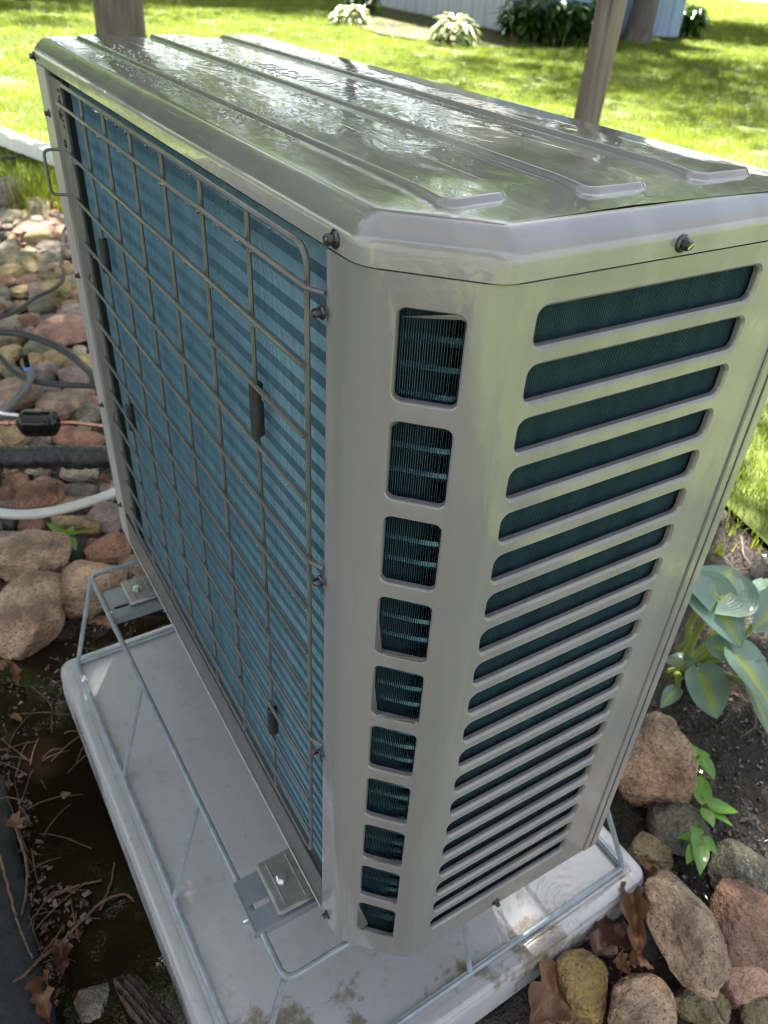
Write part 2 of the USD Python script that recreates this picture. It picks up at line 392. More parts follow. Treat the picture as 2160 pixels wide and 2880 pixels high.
for y in np.arange(.0885, .8655, .0016):
    fe_.append([(.0100, y, -.062), (.0112, y, -.062), (.0112, y, .703), (.0100, y, .703)])
fe_ = np.array(fe_).reshape(-1, 3); o_ = np.arange(len(fe_) // 4)[:, None] * 4
obj('fin_edges', trimesh.Trimesh(fe_, np.concatenate([o_ + [0, 1, 2], o_ + [0, 2, 3]]), process=False), M['finedge'], hp, smooth=False, kind='stuff')
# the coil bends round the chamfer and runs along the end: separate fins and tubes seen through the openings
cpath = round_path([(.0215, .100), (.0215, .072), (.072, .0185), (.313, .0185)], .045, 24)
seg = np.r_[0, np.cumsum(np.linalg.norm(np.diff(cpath, axis=0), axis=1))]
fins = []
for s in np.arange(.002, seg[-1], .0017):
    i = min(np.searchsorted(seg, s, 'right') - 1, len(cpath) - 2)
    p = cpath[i] + (cpath[i + 1] - cpath[i]) * (s - seg[i]) / max(seg[i + 1] - seg[i], 1e-9)
    d = (cpath[i + 1] - cpath[i]); d /= np.linalg.norm(d); nn = np.array([d[1], -d[0]]); nn *= -1 if np.dot(nn, (1, 1)) > 0 else 1
    hw = .00009
    j = rng.normal(0, .00012)
    a, b = p + nn * .0085, p - nn * .010
    q = [a - d * (hw - j), a + d * (hw + j), b + d * hw, b - d * hw]
    fins.append(ext(sg.Polygon(q), -.112, .704))
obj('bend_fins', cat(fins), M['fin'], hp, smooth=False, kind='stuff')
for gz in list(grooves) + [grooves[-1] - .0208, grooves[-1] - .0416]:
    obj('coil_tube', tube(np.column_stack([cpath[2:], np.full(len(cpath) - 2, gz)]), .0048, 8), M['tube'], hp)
# wire guard
gd = obj('wire_guard', tube(round_path([(-.004, .1251, .7022), (-.004, .8426, .7022), (-.004, .8426, -.0285), (-.004, .1251, -.0285)], .016, 6, closed=True), .0024, 8, closed=True), M['wire'], hp)
HZ = [.6785 - .0593 * k for k in range(12)]
for k in range(1, 7):
    y = .1251 + .1025 * k
    obj('upright_wire', tube([(-.0036, y, .7022), (-.0036, y, -.0285)], .0023, 8), M['wire'], gd)
for k, hz in enumerate(HZ):
    y0, y1 = .1225, .845
    if k in (0, 4, 8): y0, y1 = .104, .868
    p = [(-.0088, y0, hz), (-.0088, y1, hz)]
    if k in (0, 4, 8): p = [(-.002, y0 - .002, hz), (-.0088, y0 + .012, hz), (-.0088, y1 - .012, hz), (-.002, y1 + .008, hz)]
    if k in (1, 2): continue
    obj('cross_wire', tube(p, .0021, 8), M['wire'], gd)
obj('handle_wire', tube(round_path([(-.0088, .1225, HZ[1]), (-.0088, .872, HZ[1]), (-.034, .878, HZ[1]), (-.034, .878, HZ[2]), (-.0088, .872, HZ[2]), (-.0088, .1225, HZ[2])], .009, 6), .0022, 8), M['wire'], gd)
def bumper(y, z0, z1, r=.0062):
    obj('rubber_bumper', lathe([(r * .8, 0), (r, .0015), (r, z1 - z0 - .0015), (r * .8, z1 - z0)], (-.0036, y, z0), (0, 0, 1), 16), M['rubber'], gd)
bumper(.1251 + .1025, HZ[3] + .004 + .0, HZ[3] + .004 + .052)
bumper(.1251 + .1025, .085, .130)
bumper(.1251 + .1025 * 6, HZ[3] - .012, HZ[3] + .034)
bumper(.1251 + .1025 * 6, .242, .287)
def screw(p, nrm, r=.0049):
    s = obj('screw', cat([lathe([(r * 1.25, 0), (r * 1.25, .0012), (r * .9, .0022)], p, nrm, 18), lathe([(r * .8, .0018), (r * .8, .0062), (r * .62, .0075)], p, nrm, 6)]), M['screw'], hp)
    n = np.asarray(nrm, float); n /= np.linalg.norm(n)
    c = np.asarray(p) + n * .0076
    u = np.cross(n, (0, 0, 1)); u /= np.linalg.norm(u); w = np.cross(n, u); d = (u + w * .8); d /= np.linalg.norm(d); e = np.cross(n, d)
    q = [c + d * a * r * .55 + e * b * .0006 + n * h for h in (-.0004, .0001) for a, b in ((-1, -1), (1, -1), (1, 1), (-1, 1))]
    obj('screw_slot', trimesh.convex.convex_hull(np.array(q)), M['bolt'], s, smooth=False)
screw((.210, 0, .7168), (0, -1, 0)); screw((0, .093, .7162), (-1, 0, 0)); screw((0, 1.006, .7160), (-1, -.3, 0))
for z in (.6650, .4265, .1900): screw((-.003, .104, z), (-1, 0, 0), .0042)
for z in (.6680, .4300, .1930, -.03): screw((.0, .972, z - .02), (-1, 0, 0), .0045)
screw((0, .088, -.118), (-1, 0, 0), .005); screw((.20, 0, -.128), (0, -1, 0), .0045)
# mounting feet
def foot(y0, y1):
    f = obj('mounting_foot', box(-.050, .012, y0, y1, -.1440, -.1360, .0035), M['foot'], hp, smooth=40)
    obj('foot_rib', box(-.0385, -.0355, y0 + .008, y1 - .008, -.1362, -.1348, .0006), M['foot'], f)
    obj('foot_rib', box(-.010, -.007, y0 + .006, y1 - .006, -.1362, -.1348, .0006), M['foot'], f)
foot(.125, .2035); foot(.778, .850)

# ------------------------------------------------------------------ wire stand
ZU, ZL = -.152, -.353
st = thing('wire_stand', 'blue grey galvanised wire stand carrying the heat pump above the pad', 'stand')
RU = .0046
def turned(m, th=.0225, c=(0.0, .5)):
    v = m.vertices.copy(); x, y = v[:, 0] - c[0], v[:, 1] - c[1]
    m.vertices = np.column_stack([c[0] + x * math.cos(th) - y * math.sin(th), c[1] + x * math.sin(th) + y * math.cos(th), v[:, 2]])
    return m
UX0, UX1, UY0, UY1 = -.0835, .452, .058, .911
LX0, LX1, LY0, LY1 = -.147, .510, .006, .899
obj('upper_rail', turned(tube(round_path([(UX0, UY0, ZU), (UX1, UY0, ZU), (UX1, UY1, ZU), (UX0, UY1, ZU)], .017, 6, True), RU, 10, True)), M['rod'], st)
obj('lower_rail', turned(tube(round_path([(LX0, LY0, ZL), (LX1, LY0, ZL), (LX1, LY1, ZL), (LX0, LY1, ZL)], .008, 5, True), RU, 10, True)), M['rod'], st)
def strut(a, b): obj('strut', turned(tube([a, b], RU * .95, 10)), M['rod'], st)
strut((UX0, UY1 - .006, ZU), (LX0, LY1 - .002, ZL)); strut((UX1, UY1 - .006, ZU), (LX1, LY1 - .002, ZL))
strut((UX0, UY0 + .003, ZU), (LX0 + .002, LY0 + .035, ZL)); strut((UX1, UY0 + .003, ZU), (LX1, LY0, ZL))
for yu, yl in ((.598, .588), (.342, .331)):
    strut((UX0, yu, ZU), (LX0, yl, ZL)); strut((UX1, yu, ZU), (LX1, yl, ZL))
strut((.182, UY0, ZU), (.188, LY0, ZL)); strut((.182, UY1, ZU), (.188, LY1, ZL))
obj('weld_collar', turned(lathe([(.004, 0), (.0066, .003), (.0066, .011), (.004, .014)], (LX0, .842, ZL), (0, 1, 0), 14)), M['bolt'], st)
def plate(y0, y1, yb, slot):
    top = sg.box(-.082, y0, .02, y1).difference(sg.LineString([(-.074, slot), (-.055, slot)]).buffer(.0045))
    pl = obj('mounting_plate', cat([ext(top, -.1475, -.1445), box(-.0845, -.0815, y0, y1, -.162, -.1445), box(-.080, .02, y0 - .002, y0 + .001, -.160, -.1450), box(-.080, .02, y1 - .001, y1 + .002, -.160, -.1450)]), M['plate'], st)
    obj('bolt', cat([lathe([(.0085, 0), (.0085, .0015)], (-.028, yb, -.1358), (0, 0, 1), 20), lathe([(.0066, .0015), (.0066, .0062), (.0055, .0072)], (-.028, yb, -.1358), (0, 0, 1), 6)]), M['bolt'], pl)
    obj('side_bolt', lathe([(.0035, 0), (.0035, .005), (.0025, .006)], (-.0845, (y0 + y1) / 2 - .012, -.155), (-1, 0, 0), 8), M['bolt'], pl)
plate(.124, .196, .167, .155); plate(.765, .842, .812, .79)

# ------------------------------------------------------------------ pad
def ring_nodes(i, c, wl, fall):
    n = {f'd{i}': ('vector_math', {'math_type': 'distance', 'vector2': tuple(float(v) for v in c)}), f'k{i}': ('math', {'math_type': 'multiply', 'value2': 6.2832 / wl}), f's{i}': ('math', {'math_type': 'sine'}),
         f'e{i}': ('map_range', {'from_min': 0.0, 'from_max': fall, 'to_min': .22, 'to_max': 0.0, 'clamp': True}), f'm{i}': ('math', {'math_type': 'multiply'})}
    l = [('g.position', f'd{i}.vector1'), (f'd{i}.value', f'k{i}.value1'), (f'k{i}.value', f's{i}.value1'), (f'd{i}.value', f'e{i}.value'), (f's{i}.value', f'm{i}.value1'), (f'e{i}.result', f'm{i}.value2')]
    return n, l
_N = {'g': ('geometry', {}), 'sx': ('separate_xyz', {}),
    'n1': ('noise_texture', {'scale': 5.0, 'detail': 8.0, 'roughness': 0.70}), 'yb': ('map_range', {'from_min': -.02, 'from_max': .34, 'to_min': .09, 'to_max': -.06, 'clamp': True}), 'ya': ('math', {'math_type': 'add'}),
    'r1': ('rgb_ramp', {'ramp': [(0.45, (0.365, 0.367, 0.38)), (0.61, (0.345, 0.345, 0.352)), (0.65, (0.19, 0.168, 0.135)), (0.73, (0.075, 0.06, 0.042))]}),
    'n2': ('noise_texture', {'scale': 60.0, 'detail': 4.0}), 'r2': ('rgb_ramp', {'ramp': [(0.58, (0.98, 0.98, 0.98)), (0.78, (0.82, 0.79, 0.74))]}),
    'mm': ('mix_color', {'blend_type': 'multiply', 'fac': 1.0}),
    'nw': ('noise_texture', {'scale': 3.0, 'detail': 3.0}), 'wr': ('map_range', {'from_min': 0.46, 'from_max': 0.54, 'to_min': 0.02, 'to_max': 0.32, 'clamp': True}), 'wc': ('map_range', {'from_min': 0.48, 'from_max': 0.58, 'to_min': 1.0, 'to_max': 0.55, 'clamp': True}),
    'mp': ('mapping', {'scale': (70, 55, 40)}), 'nb': ('noise_texture', {'scale': 1.0, 'detail': 2.0, 'distortion': 1.0}), 'nn': ('math', {'math_type': 'multiply', 'value2': .55}), 'a1': ('math', {'math_type': 'add'}), 'a2': ('math', {'math_type': 'add'}),
    'b': ('bump', {'strength': 0.6, 'distance': 0.0026}), 'p': ('principled_bsdf', {'specular_ior_level': 0.5, 'coat_roughness': 0.015})}
_L = [('g.position', 'n1.vector'), ('g.position', 'sx.vector'), ('sx.y', 'yb.value'), ('n1.fac', 'ya.value1'), ('yb.result', 'ya.value2'), ('ya.value', 'r1.fac'), ('g.position', 'n2.vector'), ('n2.fac', 'r2.fac'), ('r1.color', 'mm.a'), ('r2.color', 'mm.b'), ('mm.result', 'p.base_color'),
     ('g.position', 'nw.vector'), ('nw.fac', 'wr.value'), ('wr.result', 'p.roughness'), ('nw.fac', 'wc.value'), ('wc.result', 'p.coat_weight'), ('g.position', 'mp.vector'), ('mp.vector', 'nb.vector'), ('nb.fac', 'nn.value1'), ('nn.value', 'a1.value1'), ('m1.value', 'a1.value2'), ('a1.value', 'a2.value1'), ('m2.value', 'a2.value2'), ('a2.value', 'b.height'), ('b.normal', 'p.coat_normal')]
for i_, c_, w_, f_ in ((1, at(500, 1960, -.358), .017, .15), (2, at(1600, 2540, -.358), .015, .15)):
    n_, l_ = ring_nodes(i_, c_, w_, f_); _N.update(n_); _L += l_
M['pad'] = usdkit.material(stage, '/World/Looks/wet_pad', _N, _L, surface='p.BSDF')
def pad_ring(d, z):
    q = sg.box(-.183, -.030, .545, .928).buffer(-.028).buffer(.028 - d, quad_segs=6)
    c = np.array(shapely.segmentize(q, 2).exterior.coords)[:-1]
    return c, z
pts_ = []
prs = [(-.004, -.425), (-.002, -.400), (.0, -.372), (.0018, -.3635), (.0055, -.3592), (.011, -.3578), (.0225, -.3578), (.0245, -.3586), (.0265, -.3592)]
rr_ = [pad_ring(d, z) for d, z in prs]
nP = len(rr_[0][0])
Vp = np.vstack([np.column_stack([c, np.full(len(c), z)]) for c, z in rr_])
Fp = []
for i in range(len(prs) - 1):
    for k in range(nP):
        k2 = (k + 1) % nP; a, b = i * nP, (i + 1) * nP
        Fp += [(a + k, a + k2, b + k2), (a + k, b + k2, b + k)]
L_ = (len(prs) - 1) * nP
Fp += [(L_, L_ + k, L_ + k + 1) for k in range(1, nP - 1)]
padm = trimesh.Trimesh(Vp, np.array(Fp), process=False)
if padm.face_normals[-1][2] < 0: padm.invert()
pd = thing('equipment_pad', 'pale grey wet equipment pad with brown stains under the wire stand', 'pad')
obj('slab', turned(padm), M['pad'], pd, smooth=35)

# ------------------------------------------------------------------ ground: soil bed, puddle, lawn
M['soil'] = look('wet_soil', (0.009, 0.006, 0.0045), (0.030, 0.021, 0.014), rough=0.5, rough2=0.10, scale=9, c3=(0.075, 0.055, 0.038), bump=0.9, bscale=60, bdist=.02, detail=8)
M['lawn'] = look('lawn_ground', (0.05, 0.075, 0.012), (0.10, 0.13, 0.022), rough=0.9, scale=1.2, detail=8, bump=.6, bscale=40)
M['water'] = look('puddle_water', (0.006, 0.0038, 0.0022), (0.013, 0.008, 0.0045), rough=0.02, spec=.25, scale=4, bump=0.05, bscale=12, bdist=.008)
BED = sg.Polygon([(-3.2, -1.6), (.2, -1.7), (.85, -1.1), (1.12, -.5), (1.55, .25), (1.75, .95), (1.5, 1.7), (1.2, 2.6), (.95, 3.6), (.78, 4.5), (.45, 5.0), (-.4, 5.45), (-1.6, 5.6), (-3.2, 5.4)])
PUD = sg.Polygon([(-.17, 1.02), (-.24, 1.08), (-.33, 1.0), (-.40, .90), (-.46, .80), (-.55, .66), (-.60, .45), (-.62, .2), (-.6, -.1), (-.1, -.3), (.0, .0), (-.05, .8), (-.02, 1.12), (.1, 1.22), (.14, 1.13), (.05, 1.0)])
def bed_h(x, y):
    P = np.stack([np.asarray(x, float), np.asarray(y, float), np.zeros(np.shape(x))], -1)
    h = G0 - .006 + .030 * (meshkit.fbm(P * 5.0, 4, 11) - .5) + .022 * (meshkit.fbm(P * 26.0, 3, 5) - .5)
    dp = np.array([PUD.exterior.distance(sg.Point(a, b)) * (1 if PUD.contains(sg.Point(a, b)) else -1) for a, b in zip(np.ravel(x), np.ravel(y))]).reshape(np.shape(x))
    return h - .030 * np.clip((dp + .05) / .10, 0, 1)
def bed_mesh(x0, x1, y0, y1, step, keep):
    X, Y = np.meshgrid(np.arange(x0, x1, step), np.arange(y0, y1, step))
    Z = bed_h(X, Y); n, m = X.shape
    idx = np.arange(n * m).reshape(n, m)
    f = np.stack([idx[:-1, :-1], idx[:-1, 1:], idx[1:, 1:], idx[1:, :-1]], -1).reshape(-1, 4)
    V = np.stack([X, Y, Z], -1).reshape(-1, 3)
    c = V[f].mean(1)
    f = f[keep(c[:, 0], c[:, 1])]
    return V, f
near = sg.box(-.80, -.60, 1.60, 1.62)
vn, fn = bed_mesh(-.80, 1.601, -.60, 1.621, .0125, lambda x, y: np.ones(len(x), bool))
bedbig = BED.buffer(.12)
vf, ff = bed_mesh(-3.2, 2.0, -1.8, 5.8, .05, lambda x, y: shapely.contains_xy(bedbig, x, y) & ~((x > -.78) & (x < 1.56) & (y > -.58) & (y < 1.58)))
vf[:, 2] -= .004
_sb = trimesh.Trimesh(np.vstack([vn, vf]), np.vstack([np.vstack([fn[:, [0, 1, 2]], fn[:, [0, 2, 3]]]), np.vstack([ff[:, [0, 1, 2]], ff[:, [0, 2, 3]]]) + len(vn)]), process=False); _sb.remove_unreferenced_vertices()
tag(usdkit.mesh(stage, '/World/soil_bed', _sb, M['soil'], smooth=True), kind='structure')
WZ = G0 - .011
tri_w = trimesh.creation.triangulate_polygon(PUD.buffer(.12), engine='earcut')
tag(usdkit.mesh(stage, '/World/puddle', (np.column_stack([tri_w[0], np.full(len(tri_w[0]), WZ)]), tri_w[1]), M['water']), kind='structure')
big = sg.box(-70, -70, 90, 90)
tri_l = trimesh.creation.triangulate_polygon(big.difference(BED.buffer(-.02)), engine='earcut')
tag(usdkit.mesh(stage, '/World/lawn', (np.column_stack([tri_l[0], np.full(len(tri_l[0]), G0 + .004)]), tri_l[1]), M['lawn']), kind='structure')
tri_g = trimesh.creation.triangulate_polygon(sg.box(-70.5, -70.5, 90.5, 90.5), engine='earcut')
tag(usdkit.mesh(stage, '/World/ground', (np.column_stack([tri_g[0], np.full(len(tri_g[0]), G0 - .14)]), tri_g[1]), M['soil']), kind='structure')

# grass: tiles of blades laid over the lawn
def instancer(path, protos, pos, rotz, scale, which, tilt=None):
    pi = UsdGeom.PointInstancer.Define(stage, path)
    pi.CreatePrototypesRel().SetTargets([Sdf.Path(p) for p in protos])
    pi.CreatePositionsAttr(Vt.Vec3fArray.FromNumpy(np.asarray(pos, np.float32)))
    h = np.asarray(rotz) / 2
    if tilt is None: q = [Gf.Quath(float(math.cos(a)), 0, 0, float(math.sin(a))) for a in h]
    else: q = [Gf.Quath(*map(float, t)) for t in tilt]
    pi.CreateOrientationsAttr(Vt.QuathArray(q))
    s = np.asarray(scale, np.float32)
    pi.CreateScalesAttr(Vt.Vec3fArray.FromNumpy(np.stack([s, s, s], 1) if s.ndim == 1 else s))
    pi.CreateProtoIndicesAttr(Vt.IntArray([int(w) for w in which]))
    return pi
def blades(n, size, h0, h1, w, seed, lean=.5):
    r = np.random.default_rng(seed)
    b = np.column_stack([r.uniform(-size / 2, size / 2, (n, 2)), np.zeros(n)])
    a = r.uniform(0, 2 * np.pi, n); H = r.uniform(h0, h1, n); ln = r.uniform(.1, lean, n) * H
    d = np.column_stack([np.cos(a), np.sin(a), np.zeros(n)]); s = np.column_stack([-np.sin(a), np.cos(a), np.zeros(n)]) * w
    up = np.array([0, 0, 1.0])
    m_ = b + d * ln[:, None] * .35 + up * (H * .6)[:, None]
    t = b + d * ln[:, None] + up * (H * .95)[:, None]
    V = np.stack([b - s, b + s, m_ - s * .8, m_ + s * .8, t], 1).reshape(-1, 3)
    o = np.arange(n)[:, None] * 5
    F = np.concatenate([o + [0, 1, 3], o + [0, 3, 2], o + [2, 3, 4]])
    return trimesh.Trimesh(V, F, process=False)
M['grass'] = look('grass_blade', (0.11, 0.155, 0.020), (0.17, 0.21, 0.028), rough=0.5, scale=2.5, detail=4, vary=.15, translucent=.4, c3=(0.175, 0.225, 0.045))
gr = UsdGeom.Xform.Define(stage, '/World/lawn_grass'); tag(gr, 'short mown green grass covering the lawn round the stone bed', 'grass', kind='stuff')
UsdGeom.PointInstancer.Define(stage, '/World/lawn_grass/blades')
prot = []
for i in range(3):
    m_ = usdkit.mesh(stage, f'/World/lawn_grass/blades/tuft_{i:03d}', blades(900, .62, .028, .062, .0019, 40 + i, .9), M['grass'])
    prot.append(m_.GetPath().pathString)
gp = []
bedin = BED.buffer(-.16)
for (x0, x1, y0, y1, st_) in ((-2.2, 8.5, -6, 11, .5), (-4, 22, 11, 24, .85), (8.5, 22, -4, 11, .85), (22, 44, -6, 40, 1.3), (-14, 22, 24, 40, 1.3)):
    X, Y = np.meshgrid(np.arange(x0, x1, st_), np.arange(y0, y1, st_)); P = np.column_stack([X.ravel(), Y.ravel()]) + rng.uniform(-.2, .2, (X.size, 2))
    P = P[~shapely.contains_xy(BED.buffer(.18), P[:, 0], P[:, 1])]
    if st_ < .6: P = P[(P[:, 1] > 3.6) | (P[:, 0] > .9)]
    gp.append(np.column_stack([P, np.full(len(P), G0 + .003), np.full(len(P), 1.0 if st_ < .6 else 1.45 if st_ < 1 else 2.2)]))
gp = np.vstack(gp)
instancer('/World/lawn_grass/blades', prot, gp[:, :3], rng.uniform(0, 6.28, len(gp)), gp[:, 3] * rng.uniform(.85, 1.15, len(gp)), rng.integers(0, 3, len(gp)))

# ------------------------------------------------------------------ trees
M['bark'] = look('grey_bark', (0.050, 0.042, 0.036), (0.125, 0.105, 0.09), rough=0.9, scale=16, detail=8, bump=1.0, bscale=26, bdist=.03, stretch=(1, 1, .16))
M['leafA'] = look('leaf_mid', (0.060, 0.105, 0.016), (0.095, 0.15, 0.028), rough=0.4, scale=3, vary=.2, translucent=.45)
M['leafB'] = look('leaf_light', (0.085, 0.13, 0.02), (0.13, 0.18, 0.035), rough=0.4, scale=3, vary=.2, translucent=.45)
def leaf_clump(n, R, size, seed, flat=.8):
    r = np.random.default_rng(seed)
    d = r.normal(size=(n, 3)); d /= np.linalg.norm(d, axis=1, keepdims=True)
    c = d * (R * r.uniform(.25, 1, n) ** .6)[:, None] * [1, 1, flat]
    u = r.normal(size=(n, 3)); u[:, 2] = u[:, 2] * .5 - .3; u /= np.linalg.norm(u, axis=1, keepdims=True)
    w = np.cross(u, r.normal(size=(n, 3)) + [0, 0, 1.5]); w /= np.linalg.norm(w, axis=1, keepdims=True)
    nn = np.cross(u, w); s = size * r.uniform(.7, 1.3, n)[:, None]
    V = np.stack([c - u * s * .5, c + w * s * .27 + nn * s * .06 - u * s * .05, c + u * s * .5, c - w * s * .27 + nn * s * .06 - u * s * .05], 1).reshape(-1, 3)
    o = np.arange(n)[:, None] * 4
    return trimesh.Trimesh(V, np.concatenate([o + [0, 1, 2], o + [0, 2, 3]]), process=False)
CLASS = {}
def clump_proto(kind, mat, n, R, size, seed):
    if kind not in CLASS:
        c = stage.CreateClassPrim('/_class_' + kind)
        m_ = usdkit.mesh(stage, '/_class_' + kind + '/leaves', leaf_clump(n, R, size, seed), mat)
        CLASS[kind] = c.GetPath()
    return CLASS[kind]
def limb_path(a, b, sag, n=6):
    t = np.linspace(0, 1, n)[:, None]
    return a + (b - a) * t + np.array([0, 0, sag]) * (4 * t * (1 - t)) + rng.normal(0, .04, (n, 3)) * np.linalg.norm(b - a) * .25
def tree(name, label, base, h, r0, blobs, nclump, kind, mat, leafsize=.11, clumpR=.42, nleaf=70, lean=(0, 0), group=None, seed=1, sc=(.8, 1.3)):
    r = np.random.default_rng(seed)
    b = np.array(base, float); t = thing(name, label, 'tree', group, b)
    zz_ = np.array([0, .05, .15, .4, 1, 2, .35 * h, .6 * h, .85 * h]); zz_ = np.unique(np.clip(zz_, 0, h))
    p = np.column_stack([lean[0] * zz_ + .03 * np.sin(zz_ * 1.3), lean[1] * zz_ + .03 * np.cos(zz_ * 1.7) - .03, zz_ - .08])
    rad = r0 * (1 + .55 * np.exp(-zz_ / .16)) * (1 - .72 * zz_ / h)
    k = tube(p, rad, 22); k.vertices += (meshkit.noise(k.vertices * [9, 9, 1.2] + 50, seed)[:, None] - .5) * r0 * .22 * (k.vertices - [0, 0, 0]) / np.maximum(np.abs(k.vertices).max(1, keepdims=True), .05) * [1, 1, 0]
    tr = obj('trunk', k, M['bark'], t, smooth=60)
    cen = []
    w = np.array([q[3] * q[4] * q[5] for q in blobs]); w = w / w.sum()
    for q, wi in zip(blobs, w):
        n = int(nclump * wi)
        d = r.normal(size=(n, 3)); d /= np.linalg.norm(d, axis=1, keepdims=True)
        cen.append(np.array(q[:3]) + d * (r.uniform(0, 1, n) ** .45)[:, None] * np.array(q[3:6]))
        top = np.array(q[:3]) - [0, 0, q[5] * .25]
        s0 = np.array([lean[0], lean[1], 1.0]) * min(h * .8, max(h * .3, q[2] - q[5] * .9 - .6)); s0[2] = min(s0[2], h * .84)
        obj('limb', tube(limb_path(s0, top, .15), np.linspace(r0 * .38, r0 * .08, 6), 8), M['bark'], t, smooth=60)
    cen = np.vstack(cen)
    path = t.GetPath().pathString
    cl = clump_proto(kind, mat, nleaf, clumpR, leafsize, 5)
    pr = UsdGeom.Xform.Define(stage, path + '/crown'); tag(pr, kind='stuff')
    pi = UsdGeom.PointInstancer.Define(stage, path + '/crown/leaves')
    proto = stage.DefinePrim(path + '/crown/leaves/leaf_cluster', 'Xform'); proto.GetReferences().AddInternalReference(cl)
    pi.CreatePrototypesRel().SetTargets([proto.GetPath()])
    pi.CreatePositionsAttr(Vt.Vec3fArray.FromNumpy(cen.astype(np.float32)))
    qs = r.normal(size=(len(cen), 4)); qs /= np.linalg.norm(qs, axis=1, keepdims=True)
    pi.CreateOrientationsAttr(Vt.QuathArray([Gf.Quath(*map(float, x)) for x in qs]))
    ss = r.uniform(sc[0], sc[1], len(cen)).astype(np.float32); pi.CreateScalesAttr(Vt.Vec3fArray.FromNumpy(np.stack([ss] * 3, 1)))
    pi.CreateProtoIndicesAttr(Vt.IntArray([0] * len(cen)))
    return t
def blobset(c, R, n, seed, zf=.7):
    r = np.random.default_rng(seed); out = []
    for i in range(n):
        a = 2 * np.pi * (i + r.uniform(-.3, .3)) / n; k = r.uniform(.35, .62)
        s = R * r.uniform(.48, .66)
        out.append((c[0] + R * k * math.cos(a), c[1] + R * k * math.sin(a), c[2] + R * zf * r.uniform(-.35, .4), s, s, s * zf))
    out.append((c[0], c[1], c[2] + R * .25 * zf, R * .6, R * .6, R * .6 * zf))
    return out
tree('shade_tree', 'thick grey tree trunk on the lawn just behind the left end of the heat pump', (1.52, 6.35, G0), 9.0, .185, blobset((-.2, -.4, 7.0), 4.2, 7, 3) + [(1.15, -2.2, 6.7, 1.7, 1.7, 1.3), (.6, -2.6, 5.4, 1.3, 1.3, .9)], 1000, 'oak', M['leafA'], seed=3)
tree('lawn_tree', 'grey tree trunk beside the ferns, rising behind the wooden post', (13.9, 12.95, G0), 10.5, .27, blobset((0, 0, 8.0), 4.6, 7, 9), 520, 'oak', M['leafA'], seed=4)
tree('lawn_tree', 'sparse tree on the lawn just beyond the right edge of the picture', (10.6, 5.4, G0), 9.5, .20, blobset((0, 0, 7.6), 3.4, 6, 12), 200, 'ash', M['leafB'], seed=5)
for i, (x, y, h, R, kd) in enumerate([(-1.0, 31, 17, 6.4, 0), (6.5, 28, 18, 6.6, 1), (15.5, 28, 18, 6.6, 0), (21.5, 22.5, 16, 5.8, 1), (25, 15.5, 16, 5.6, 0), (28, 7.5, 17, 6.2, 1), (-11, 25, 16, 6.0, 0), (27, 0, 16, 6.0, 0), (-3.6, 13.5, 11, 4.4, 0), (-8.5, 12, 12, 4.8, 0), (-5.5, 18, 14, 5.0, 0)]):
    tree('background_tree', ['dense mid green tree at the back of the lawn', 'light green leafy tree at the back of the lawn'][kd] + [', straight behind the shade tree', ', left of the shed', ', beyond the shed', ', right behind the shed', ', behind the wooden post', ', far right', ', far left', ', right end', ', nearest on the left', ', second on the left', ', third on the left'][i], (x, y, G0), h * .8, .28, blobset((0, 0, h * .52), R, 8, 20 + i, 1.25), 560, ['oak', 'ash'][kd], [M['leafA'], M['leafB']][kd], seed=30 + i, sc=(1.4, 2.4))

# unseen building added left of and behind the camera to cut sky light
M['house'] = look('house_siding', (0.22, 0.21, 0.195), (0.27, 0.26, 0.245), rough=.6, scale=6)
hs = thing('house', 'unseen building with grey beige lap siding, added to cut low sky light', 'house')
obj('wall', box(-8, -2.42, -9, -1.3, G0 - .1, 2.9), M['house'], hs, smooth=False)
for k in range(20):
    obj('siding_board', trimesh.convex.convex_hull(np.array([(x_, y_, z_) for y_ in (-9, -1.28) for x_, z_ in ((-2.42, G0 + .15 + .155 * k), (-2.385, G0 + .15 + .155 * k), (-2.40, G0 + .30 + .155 * k), (-2.42, G0 + .30 + .155 * k))])), M['house'], hs, smooth=False)
obj('eave', box(-8.4, -1.95, -9.4, -.9, 2.9, 3.05), M['house'], hs, smooth=False)

# ------------------------------------------------------------------ wooden post, shed, plants by the shed
M['oldwood'] = look('weathered_wood', (0.075, 0.06, 0.046), (0.19, 0.155, 0.12), rough=0.75, scale=34, detail=8, bump=.6, bscale=50, bdist=.01, stretch=(1, 1, .05))
pb = CAM + 3.1 * (RIGHT * (1655 - 1080) / FPX + DOWN * (311 - 1440) / FPX + FWD)
zz_ = np.linspace(G0 - .2, 1.9, 24)
pp = np.column_stack([pb[0] + .012 * np.sin(zz_ * 2.1) + .02 * (zz_ - .4), pb[1] + .012 * np.cos(zz_ * 1.6), zz_])
pk = tube(pp, .049 + .005 * np.sin(zz_ * 3), 20)
pk.vertices += ((meshkit.noise(pk.vertices * [40, 40, 2.2], 8) - .5) * .014)[:, None] * np.column_stack([pk.vertices[:, 0] - pb[0], pk.vertices[:, 1] - pb[1], np.zeros(len(pk.vertices))]) / .062
po = thing('wooden_post', 'weathered grey brown round wooden post with a long crack, just past the heat pump', 'post')
obj('post', pk, M['oldwood'], po, smooth=60)
obj('crack', tube(np.column_stack([pp[:, 0] - .036, pp[:, 1] - .035, pp[:, 2]])[6:], .0016, 5), M['black'], po)

